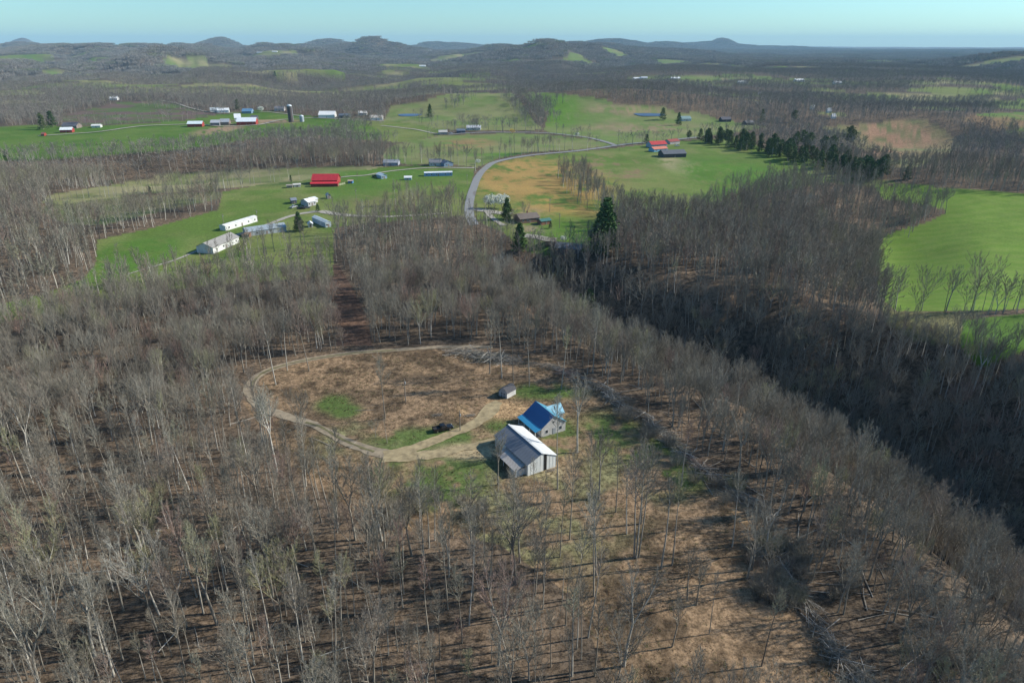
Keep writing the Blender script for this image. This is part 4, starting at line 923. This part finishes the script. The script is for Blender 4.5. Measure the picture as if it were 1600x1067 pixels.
# silo and grain bin
def drum(name, px, py, r, H, m1, m2, label, cat):
    x_, y_, z_ = at(px, py); e = empty(name, (x_, y_, z_)); tag(e, label, cat)
    b = MB(); b.path([Vector((0, 0, -1)), Vector((0, 0, H))], [r, r], 16); b.build('shell', m1, e, True)
    b = MB(); n = 5; b.path([Vector((0, 0, H+r*0.75*math.sin(R(90)*k/n)+.01)) for k in range(n+1)], [max(.05, r*1.03*math.cos(R(90)*k/n)) for k in range(n+1)], 16, True); b.build('dome', m2, e, True)
    b = MB(); b.path([Vector((r+.15, 0, 0)), Vector((r+.15, 0, H))], [.18, .18], 4); b.build('ladder', m2, e)
    b = MB()
    for k in range(9): b.path([Vector((0, 0, H*(k+.5)/9)), Vector((0, 0, H*(k+.5)/9+.25))], [r*1.02, r*1.02], 16)
    b.build('hoop', m1, e)
drum('silo', 455, 191, 3.4, 21, paint((0.10, 0.085, 0.085)), paint((0.62, 0.66, 0.70), 0.4), 'tall dark silo with a pale dome', 'silo')
drum('grain_bin', 472, 190.5, 2.9, 7, paint((0.4, 0.45, 0.5)), paint((0.6, 0.65, 0.7), 0.4), 'squat grey grain bin right of the silo', 'grain bin')

# ------------------------------------------------------------------ the white metal barn
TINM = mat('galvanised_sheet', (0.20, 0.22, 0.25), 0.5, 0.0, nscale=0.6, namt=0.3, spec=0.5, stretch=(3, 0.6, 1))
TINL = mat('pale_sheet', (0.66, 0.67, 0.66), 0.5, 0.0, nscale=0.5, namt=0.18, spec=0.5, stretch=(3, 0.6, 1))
WSHEET = mat('white_sheet', (0.78, 0.81, 0.79), 0.6, nscale=0.8, namt=0.25, stretch=(4, 4, 0.4))
RUSTY = mat('rusty_sheet', (0.48, 0.47, 0.45), 0.7, nscale=0.9, namt=0.4, col2=(0.28, 0.25, 0.23))
REDW = mat('red_board', (0.35, 0.09, 0.06), 0.8)
def rib_panel(w, L, th, nrib=3):
    """corrugated sheet, w along x, L along y, ribs on top"""
    b = MB(); b.quadbox((0, 0, 0), (w-0.012, L, th))
    for k in range(nrib): b.quadbox((-w/2+w*(k+0.5)/nrib, 0, th/2+0.016), (0.05, L, 0.032))
    return b
def make_barn():
    Wd, Ln, ev, rg = 8.6, 16.4, 3.5, 5.4
    e = empty('metal_barn', (3.4, 153.2, hs(3.4, 153.2)-0.05), R(31)); tag(e, 'white metal barn with a grey and white ribbed roof next to the blue roofed house', 'barn')
    hw = Wd/2; b = MB(); b.prism([(-hw+.05, -1), (hw-.05, -1), (hw-.05, ev), (0, rg-.03), (-hw+.05, ev)], Ln-.1, Matrix.Identity(4)); b.build('wall', WSHEET, e)
    sl = math.atan2(rg-ev, hw); ls = math.hypot(hw+.3, (hw+.3)*math.tan(sl)); n = 16; pw = (Ln+.5)/n
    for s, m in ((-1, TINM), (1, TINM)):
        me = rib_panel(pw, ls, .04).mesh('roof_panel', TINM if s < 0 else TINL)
        for k in range(n):
            o = new_obj('roof_panel', me, e); mid = (hw+.3)/2
            o.matrix_local = Matrix.Translation((s*mid, -(Ln+.5)/2+pw*(k+.5), rg-mid*math.tan(sl)+.05)) @ Matrix.Rotation(s*sl, 4, 'Y') @ Matrix.Rotation(R(90), 4, 'Z') @ Matrix.Translation((0, 0, 0.006*(k % 2)))
    b = MB(); b.quadbox((0, 0, rg+.13), (.5, Ln+.52, .04)); b.build('ridge_cap', TINL, e)
    # gable sheets facing us, each panel with its rib
    n = 9; w = Wd/n
    for k in range(n):
        xx = -hw+w*(k+.5)
        if 5 <= k <= 5: continue
        top = ev+(rg-ev)*(1-abs(xx)/hw)-.12
        b = MB(); b.quadbox((xx, -Ln/2-.03, top/2-.1), (w-.03, .05, top+.2)); b.quadbox((xx+w/2-.04, -Ln/2-.075, top/2-.1), (.05, .035, top)); b.build('wall_panel', WSHEET, e)
    top = ev+(rg-ev)*.7
    b = MB(); b.quadbox((w, -Ln/2-.01, top/2-.1), (w*.98, .03, top)); b.build('doorway', DARK, e)  # near-black sheet on the closed wall, shade of the recess painted in
    n = 16; w = Ln/n; me = MB(); me.quadbox((0, 0, 0), (.05, w-.03, ev+.2)); me.quadbox((.035, w/2-.04, 0), (.035, .05, ev+.1)); me = me.mesh('wall_panel', WSHEET)
    for s in (-1, 1):
        for k in range(n):
            o = new_obj('wall_panel', me, e); o.location = (s*(hw+.0), -Ln/2+w*(k+.5), ev/2-.1); o.rotation_euler = (0, 0, 0 if s > 0 else R(180))
    # lean-to porch on the shaded side
    x0 = -hw; pr = 3.0; y0, y1 = -7.4, 2.2
    n = 8; pw = (y1-y0)/n; a = math.atan2(.9, pr+.3); me = rib_panel(pw, math.hypot(pr+.3, .9), .03).mesh('porch_roof_panel', RUSTY)
    for k in range(n):
        o = new_obj('porch_roof_panel', me, e); o.matrix_local = Matrix.Translation((x0-(pr+.3)/2-.02, y0+pw*(k+.5), 2.55+.004*k)) @ Matrix.Rotation(-a, 4, 'Y') @ Matrix.Rotation(R(90), 4, 'Z')
    b = MB(); b.quadbox((x0-1.5, y0+1.5, .9), (2.9, 2.6, 2.2)); b.build('porch_room', paint((0.66, 0.68, 0.68)), e)
    b = MB(); b.quadbox((x0-pr+.05, y0+3.4, 2.05), (.08, 1.2, .35)); b.build('fascia_board', REDW, e)
    for k in range(4):
        b = MB(); b.quadbox((x0-pr+.15, y0+.2+(y1-y0-.4)*k/3, .9), (.12, .12, 2.5)); b.build('porch_post', paint(WHITE), e)
    for k, yy in enumerate((-4.2, -1.6, 1.0)):
        f = MB(); f.quadbox((x0-.07, yy, 1.4), (.06, .9, 1.0)); f = f.build('window', paint(WHITE), e); g = MB(); g.quadbox((x0-.11, yy, 1.4), (.03, .7, .8)); g.build('pane', GLASS, f)
    return e
make_barn()

def make_blue_house():
    Wd, Ln, ev, rg = 8.0, 9.4, 3.0, 5.9
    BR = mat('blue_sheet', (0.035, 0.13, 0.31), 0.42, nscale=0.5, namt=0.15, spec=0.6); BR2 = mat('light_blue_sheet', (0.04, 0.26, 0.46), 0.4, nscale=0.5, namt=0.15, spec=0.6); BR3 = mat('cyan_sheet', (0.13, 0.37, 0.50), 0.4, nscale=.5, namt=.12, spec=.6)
    WL = mat('clapboard', (0.50, 0.49, 0.47), 0.8, nscale=1.2, namt=.2)
    cx, cy = 9.3, 168.6; e = empty('blue_roofed_house', (cx, cy, hs(cx, cy)-.05), R(30)); tag(e, 'small grey house with a bright blue metal roof and porch, behind the white barn', 'house')
    hw = Wd/2; b = MB(); b.prism([(-hw, -1), (hw, -1), (hw, ev), (0, rg-.03), (-hw, ev)], Ln, Matrix.Identity(4)); b.build('wall', WL, e)
    sl = math.atan2(rg-ev, hw); ls = math.hypot(hw+.2, (hw+.2)*math.tan(sl)); n = 9; pw = (Ln+.6)/n
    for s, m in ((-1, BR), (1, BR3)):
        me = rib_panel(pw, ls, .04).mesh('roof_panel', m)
        for k in range(n):
            mid = (hw+.2)/2; o = new_obj('roof_panel', me, e)
            o.matrix_local = Matrix.Translation((s*mid, -(Ln+.6)/2+pw*(k+.5), rg-mid*math.tan(sl)+.05)) @ Matrix.Rotation(s*sl, 4, 'Y') @ Matrix.Rotation(R(90), 4, 'Z')
    n = 9; a = math.atan2(.45, 2.0); me = rib_panel(pw, math.hypot(2.0, .45), .04).mesh('porch_roof_panel', BR2)
    for k in range(n):
        o = new_obj('porch_roof_panel', me, e); o.matrix_local = Matrix.Translation((-hw-.2-1.0, -(Ln+.6)/2+pw*(k+.5), ev-.38)) @ Matrix.Rotation(-a, 4, 'Y') @ Matrix.Rotation(R(90), 4, 'Z')
    for k in range(4):
        b = MB(); b.quadbox((-hw-1.9, -Ln/2+.2+(Ln-.4)*k/3, .9), (.13, .13, 2.5)); b.build('porch_post', paint(WHITE), e)
    b = MB(); b.quadbox((-hw-1.0, 0, .1), (2.0, Ln, .2)); b.build('porch_floor', paint((0.3, 0.25, 0.2)), e)
    # cross gable on the sunny side
    b = MB(); b.prism([(-2.0, -1), (2.0, -1), (2.0, ev), (0, ev+1.9), (-2.0, ev)], 2.4, Matrix.Translation((hw+1.2, 2.0, 0)) @ Matrix.Rotation(R(90), 4, 'Z')); b.build('wing_wall', WL, e)
    rb = MB()
    for s in (-1, 1):
        out = [(0, ev+1.95), (s*2.3, ev-.25), (s*2.3, ev-.17), (0, ev+2.03)]; rb.prism(out if s > 0 else out[::-1], 5.0, Matrix.Translation((hw+.2, 2.0, 0)) @ Matrix.Rotation(R(90), 4, 'Z'))
    rb.build('wing_roof', BR3, e)
    for xx in (-2.3, 2.3):
        f = MB(); f.quadbox((xx, -Ln/2-.03, 1.5), (.95, .06, 1.15)); f = f.build('window', paint((0.75, .75, .75)), e); g = MB(); g.quadbox((xx, -Ln/2-.075, 1.5), (.75, .03, .95)); g.build('pane', GLASS, f)
    b = MB(); b.quadbox((0.2, -Ln/2-.04, .95), (.95, .08, 2.0)); b.build('door', paint((0.30, 0.32, 0.34)), e)
    f = MB(); f.quadbox((0, -Ln/2-.03, 4.0), (.7, .06, .7)); f = f.build('window', paint((0.75, .75, .75)), e); g = MB(); g.quadbox((0, -Ln/2-.075, 4.0), (.5, .03, .5)); g.build('pane', GLASS, f)
make_blue_house()

def make_shed():
    x_, y_, z_ = at(793, 617); e = empty('garden_shed', (x_, y_, z_), R(-40)); tag(e, 'small grey shed with a rounded barn roof and white trimmed doors', 'shed')
    hw, Ln, ev = 1.6, 4.2, 1.9; M = Matrix.Identity(4)
    b = MB(); b.prism([(-hw, -.3), (hw, -.3), (hw, ev), (hw*.62, ev+.85), (0, ev+1.25), (-hw*.62, ev+.85), (-hw, ev)], Ln, M); b.build('wall', mat('shed_siding', (0.42, 0.42, 0.42), .8, nscale=1, namt=.2), e)
    RM = mat('shed_shingle', (0.085, 0.085, 0.095), .9, nscale=2, namt=.3); P = [(hw+.15, ev-.15), (hw*.64, ev+.9), (0, ev+1.32), (-hw*.64, ev+.9), (-hw-.15, ev-.15)]
    for (a, c) in zip(P[:-1], P[1:]):
        b = MB(); b.prism([a, (a[0], a[1]+.07), (c[0], c[1]+.07), c], Ln+.3, M); b.build('roof_slope', RM, e)
    for s in (-1, 1):
        b = MB(); b.quadbox((s*.5, -Ln/2-.03, .85), (.92, .05, 1.9)); d = b.build('door', mat('shed_door', (0.16, 0.16, 0.17), .8), e)
        b = MB()
        for q in ((0, 1.76), (0, -.06), (0, .85)): b.quadbox((s*.5, -Ln/2-.07, q[1]+.02), (.92, .04, .09))
        for q in (-.42, .42): b.quadbox((s*.5+q, -Ln/2-.075, .85), (.08, .04, 1.86))
        b.build('door_trim', paint(WHITE), d)
    for s in (-1, 1):
        b = MB(); b.quadbox((s*hw, -Ln/2-.05, .8), (.1, .06, 2.1)); b.build('corner_trim', paint(WHITE), e)
    for k in range(8):
        b = MB(); b.quadbox((hw+.02, -Ln/2+Ln*(k+.5)/8, .8), (.05, Ln/8-.04, 2.1)); b.build('wall_panel', paint((0.62, 0.62, 0.6)), e)
make_shed()

def make_pickup(px, py, rz, body, label, name='pickup_truck', cat='pickup', s=1.0, group=None):
    x_, y_, z_ = at(px, py); e = empty(name, (x_, y_, z_+.03), rz); e.scale = (s, s, s); tag(e, label, cat, group)
    BM = mat('car_paint', body, .25, .2, spec=.6); TY = mat('tyre_rubber', (.02, .02, .02), .9); CH = mat('chrome', (.5, .5, .5), .25, .9)
    w = .95
    b = MB(); b.prism([(-2.9, .5), (-2.9, 1.05), (-.75, 1.08), (1.2, 1.12), (2.65, 1.0), (2.85, .8), (2.85, .45), (2.3, .42), (-2.5, .42)], w*2, Matrix.Identity(4)); b.build('body', BM, e)
    b = MB(); b.prism([(-.95, 1.06), (-.8, 1.75), (-.5, 1.86), (.45, 1.86), (1.3, 1.1)], w*1.8, Matrix.Identity(4)); b.build('cab', BM, e)
    for sd in (-1, 1):
        b = MB(); b.poly([Vector((-.7, sd*.868, 1.15)), Vector((.95, sd*.868, 1.15)), Vector((.4, sd*.868, 1.72)), Vector((-.6, sd*.868, 1.72))]); b.build('side_window', GLASS, e)
    b = MB(); b.poly([Vector((1.29, -.72, 1.15)), Vector((1.29, .72, 1.15)), Vector((.56, .66, 1.8)), Vector((.56, -.66, 1.8))]); b.build('windscreen', GLASS, e)
    b = MB(); b.quadbox((-1.9, 0, 1.085), (1.75, 1.5, .03)); b.build('cargo_bed', mat('bed_liner', (.03, .03, .03), .8), e)
    for sd in (-1, 1):
        b = MB(); b.quadbox((-1.9, sd*.86, 1.19), (2.0, .15, .24)); b.build('bed_side', BM, e)
    b = MB(); b.quadbox((-2.85, 0, 1.0), (.08, 1.6, .5)); b.build('tailgate', BM, e)
    b = MB(); b.quadbox((2.9, 0, .6), (.12, 1.85, .22)); b.build('bumper', CH, e)
    for sd in (-1, 1):
        b = MB(); b.quadbox((2.84, sd*.72, .86), (.05, .35, .2)); b.build('headlight', paint((.8, .8, .75), .2), e)
    for xx in (-1.85, 1.85):
        for sd in (-1, 1):
            b = MB(); b.path([Vector((xx, sd*.98, .40)), Vector((xx, sd*.72, .40))], [.40, .40], 14, True); wh = b.build('wheel', TY, e)
            b = MB(); b.path([Vector((xx, sd*.985, .40)), Vector((xx, sd*.97, .40))], [.22, .22], 10, True); b.build('rim', CH, wh)
    return e
make_pickup(692, 672, R(24), (.012, .012, .014), 'black pickup truck parked on the straw coloured track')
for px, py, rz, c, lab in ((471,327,.2,(.03,.03,.04),'dark car parked left in front of the white roofed farmhouse'),(478,326,.5,(.12,.13,.15),'grey car parked right in front of the white roofed farmhouse'),(587,277,0,(.05,.05,.05),'dark vehicle beside the pale blue roofed cottage'),(459,325,1.2,(.4,.42,.45),'silver car near the small dark shed'),(1058,229,.3,(.5,.5,.52),'pale car parked behind the blue walled shed'),(704,209.5,0,(.6,.62,.65),'pale car between the houses of the upper road')):
    make_pickup(px, py, rz, c, lab, 'parked_car', 'car')

# utility poles
WOODP = mat('pole_wood', (0.22, 0.19, 0.155), .9)
def pole(px, py, H, label, arm=True):
    x_, y_, z_ = at(px, py); e = empty('utility_pole', (x_, y_, z_), .4); tag(e, label, 'utility pole', 'utility poles')
    b = MB(); b.path([Vector((0, 0, -.5)), Vector((0, 0, H))], [.16, .11], 7, True); b.build('post', WOODP, e)
    if arm: b = MB(); b.quadbox((0, 0, H-.6), (2.2, .1, .12)); b.build('crossarm', WOODP, e)
    b = MB(); b.path([Vector((.2, 0, H-1.8)), Vector((.2, 0, H-1.1))], [.16, .16], 7, True); b.build('transformer', paint((.4, .42, .43)), e)
for p in ((719,673,6.5,'short wooden pole at the edge of the straw track right of the black pickup',False),(634,628,8,'thin dead pole in the middle of the brown clearing',False),(859,331,9,'utility pole at the lower edge of the orange field'),(874,357,9,'utility pole in the yard of the brown roofed house'),
          (403,348,8,'pole at the end of the white trailer home'),(350,352,7,'pole near the left end of the white trailer home'),(557,315,9,'utility pole in the grass right of the white roofed farmhouse'),(730,290,9,'utility pole on the left side of the road below the bend'),(968,236,9,'utility pole by the road junction'),(457,247,12,'pale pole rising out of the tree belt under the silo')): pole(*p)
# red barn's pale-green yard gate
x_, y_, z_ = at(532, 290); e = empty('yard_fence', (x_, y_, z_), R(60)); tag(e, 'pale board fence right beside the red roofed barn', 'fence')
for k in range(5):
    b = MB(); b.quadbox((k*2.5-5, 0, .8), (.2, .2, 2)); b.build('post', paint((.5, .52, .35)), e)
for k in range(3):
    b = MB(); b.quadbox((0, -.15, .4+k*.5), (10, .06, .2)); b.build('rail', paint((.5, .52, .35)), e)

# ------------------------------------------------------------------ brush windrows, logs, thickets
def brush_proto(seed, L, Wd, nlog, ntw, hgt=1.6):
    rnd = random.Random(seed); logs = []; tw = MB()
    for i in range(nlog):
        a = rnd.gauss(0, .55); p = Vector((rnd.uniform(-L/2, L/2), rnd.uniform(-Wd/2, Wd/2)*.7, rnd.uniform(.1, hgt*.7))); l = rnd.uniform(3, 7); d = Vector((math.cos(a), math.sin(a), rnd.uniform(-.08, .16)))*l/2
        b = MB(); r = rnd.uniform(.05, .11); b.path([p-d, p+rv(rnd, .2), p+d], [r, r*.85, r*.5], 5, True); logs.append(b.mesh('log', LOGM))
    for i in range(ntw):
        y = rnd.gauss(0, Wd*.26); p = Vector((rnd.uniform(-L/2, L/2), y, rnd.uniform(-.1, hgt)*max(.1, 1-abs(y)/Wd*1.6))); l = rnd.uniform(.8, 3.4); a = rnd.gauss(0, .9)+(3.14 if rnd.random() < .5 else 0)
        tw.sliver(p, p+Vector((math.cos(a), math.sin(a), rnd.uniform(-.15, .4)))*l, rnd.uniform(.018, .05), rv(rnd).normalized())
    return logs, tw.mesh('brush', TWIG)
BP = [brush_proto(900+i, 9, 5.5, 26, 620, 2.1) for i in range(3)]
def put_brush(x_, y_, rz, s, k, label, group):
    e = empty('brush_pile', (x_, y_, hs(x_, y_)), rz); e.scale = (s, s, s); tag(e, label, 'brush pile', group)
    for lm in BP[k][0]: new_obj('log', lm, e)
    o = new_obj('branches', BP[k][1], e); o['kind'] = 'stuff'
ORD = ['first', 'second', 'third', 'fourth', 'fifth', 'sixth', 'seventh', 'eighth', 'ninth', 'tenth', 'eleventh', 'twelfth']+['last']*40
def windrow(pxs, sp, label, group, seed, sc=(.8, 1.1)):
    P = traced(pxs, 10, False); rnd = random.Random(seed); acc = 0; i = 0
    for a, c in zip(P[:-1], P[1:]):
        l = math.hypot(c[0]-a[0], c[1]-a[1]); acc += l
        if acc > sp*rnd.uniform(.8, 1.9): acc = 0; put_brush(a[0]+rnd.uniform(-1, 1), a[1]+rnd.uniform(-1, 1), math.atan2(c[1]-a[1], c[0]-a[0])+rnd.uniform(-.2, .2), rnd.uniform(*sc), i % 3, ORD[i]+' '+label, group); i += 1
windrow([(905,592),(950,618),(1000,655),(1045,690),(1085,725),(1140,770),(1190,800),(1225,830)], 5.0, 'brush heap of the long windrow right of the clearing, counted from its top', 'brush windrow right of the clearing', 1)
windrow([(1238,850),(1225,890),(1240,930),(1275,975),(1310,1020),(1345,1067),(1360,1100)], 4.5, 'heap of logs in the bottom right windrow, counted from its top', 'lower brush windrow at the bottom right', 2, (.75, 1.05))
for k, (px, py, rz, s, lab) in enumerate(((722,551,.2,1.0,'left end of the grey log pile at the top of the clearing'),(745,558,-.1,1.2,'middle of the grey log pile at the top of the clearing'),(770,563,.1,1.2,'right middle of the grey log pile at the top of the clearing'),(792,566,-.2,1.0,'right end of the grey log pile at the top of the clearing'),
                              (860,575,-.3,.8,'small heap of branches at the top right corner of the clearing'),(885,585,-.5,.8,'heap of branches where the right windrow starts'),(684,649,.2,.28,'tiny dark stick heap on the brown ground behind the pickup'),(735,650,.2,.3,'small heap of orange brown debris by the straw track'),(862,735,.5,.25,'little heap of junk at the foot of the white barn gable'))):
    x_, y_, z_ = at(px, py); put_brush(x_, y_, rz, s, k % 3, lab, None)
rl = random.Random(77); LGM = []
for i in range(4):
    b = MB(); l = 7+i; b.path([Vector((-l/2, 0, .15)), Vector((0, rl.uniform(-.3, .3), .2)), Vector((l/2, 0, .3))], [.11, .085, .04], 5, True); LGM.append(b.mesh('fallen_log', LOGM))
for i in range(70):
    t = rl.random(); px = 960+t*420+rl.uniform(0, 120); py = 600+t*420+rl.uniform(-30, 40)
    if i >= 45: px, py = rl.uniform(0, 700), rl.uniform(620, 1050)
    x_, y_, z_ = at(px, py); o = new_obj('fallen_log', LGM[i % 4]); o.location = (x_, y_, z_); o.rotation_euler = (0, 0, rl.uniform(0, 3.1)); o.scale = [rl.uniform(.6, 1.1)]*3
    tag(o, 'pale fallen log lying on the forest floor '+('of the right ridge wood' if i < 45 else 'of the lower left wood'), 'log', 'fallen logs on the forest floor '+('right' if i < 45 else 'left'))
def shrub_meshes(seed, H, n):
    rnd = random.Random(seed); b = MB()
    for i in range(n):
        a = rnd.uniform(0, 6.28); rr = rnd.uniform(0, H*.35); p = Vector((math.cos(a)*rr, math.sin(a)*rr, 0)); d = Vector((math.cos(a)*rnd.uniform(0, .7), math.sin(a)*rnd.uniform(0, .7), 1)).normalized(); l = H*rnd.uniform(.6, 1)
        b.sliver(p, p+d*l, .035, rv(rnd).normalized())
        for q in range(9):
            s_ = p+d*l*rnd.uniform(.25, .95); b.sliver(s_, s_+(d+rv(rnd, .9)).normalized()*l*.35, .018, rv(rnd).normalized())
    return b.mesh('shrub', TWIG)
SHM = [shrub_meshes(i, 4, 110) for i in range(4)]
for i in range(64):
    if i < 26: px, py = rl.uniform(1175, 1265), rl.uniform(850, 960); w = 'thicket at the corner of the lower windrow'
    elif i < 44: px, py = rl.uniform(600, 760), rl.uniform(775, 830); w = 'brushy wood edge below the green yard'
    else: px = rl.uniform(960, 1500); py = 620+(px-960)*.78+rl.uniform(-10, 50); w = 'undergrowth along the right ridge'
    x_, y_, z_ = at(px, py); o = new_obj('bare_shrub', SHM[i % 4]); o.location = (x_, y_, z_-.05); o.rotation_euler = (0, 0, rl.uniform(0, 6)); o.scale = [rl.uniform(.6, 1.2)]*3
    tag(o, 'low bare shrub in the '+w, 'shrub', 'shrubs in the '+w)

# tufts, sticks and leaf heaps on the open ground
tuft_col = bpy.data.collections.new('tuft_kinds')
for i in range(4):
    rnd = random.Random(50+i); mb = MB()
    for q in range(9):
        a = rnd.uniform(0, 6.28); p = Vector((rnd.uniform(-.25, .25), rnd.uniform(-.25, .25), 0)); mb.sliver(p, p+Vector((math.cos(a)*.3, math.sin(a)*.3, rnd.uniform(.1, .4))), .05, rv(rnd).normalized())
    tuft_col.objects.link(bpy.data.objects.new('tuft_kind_%02d' % i, mb.mesh('tuft', rand_mat('tuft_%d' % i, [[(0, (.10, .075, .045)), (1, (.22, .16, .09))], [(0, (.07, .09, .03)), (1, (.13, .14, .05))], [(0, (.30, .25, .15)), (1, (.20, .14, .08))], [(0, (.09, .06, .04)), (1, (.16, .10, .06))]][i]))))
x, y = jitter_grid(60, 240, 0.85, 45); k = inside(x, y, FIELDS[0][1]) & ~near_lane(x, y) & (rng.random(x.size) < .25+.75*(fbm(x/6, y/6, 66, 3) > .5)); x, y = x[k], y[k]; n = x.size; sc = rng.uniform(.5, 1.5, n)
o = scatter_object('ground_litter', np.stack([x, y, h(x, y)-.02], 1), np.stack([np.zeros(n), np.zeros(n), rng.uniform(0, 6.28, n)], 1), np.stack([sc, sc, sc*rng.uniform(.4, 1, n)], 1), rng.integers(0, 4, n), tuft_col)
tag(o, 'tufts, sticks and leaves scattered over the clearing', 'ground litter', kind='stuff')

# ------------------------------------------------------------------ haze
b = MB(); b.quadbox((0, 0, 130), (64000, 64000, 560))
hz = b.build('haze', []) if False else None
hm = bpy.data.materials.new('haze_air'); hm.use_nodes = True; nt = hm.node_tree
nt.nodes.remove(nt.nodes['Principled BSDF']); pv = nt.nodes.new('ShaderNodeVolumePrincipled')
pv.inputs['Density'].default_value = HAZE_DENSITY; pv.inputs['Color'].default_value = (0.46, 0.76, 1.0, 1); pv.inputs['Anisotropy'].default_value = 0.0
nt.links.new(pv.outputs[0], nt.nodes['Material Output'].inputs['Volume'])
hz = b.build('haze', hm); tag(hz, kind='stuff')
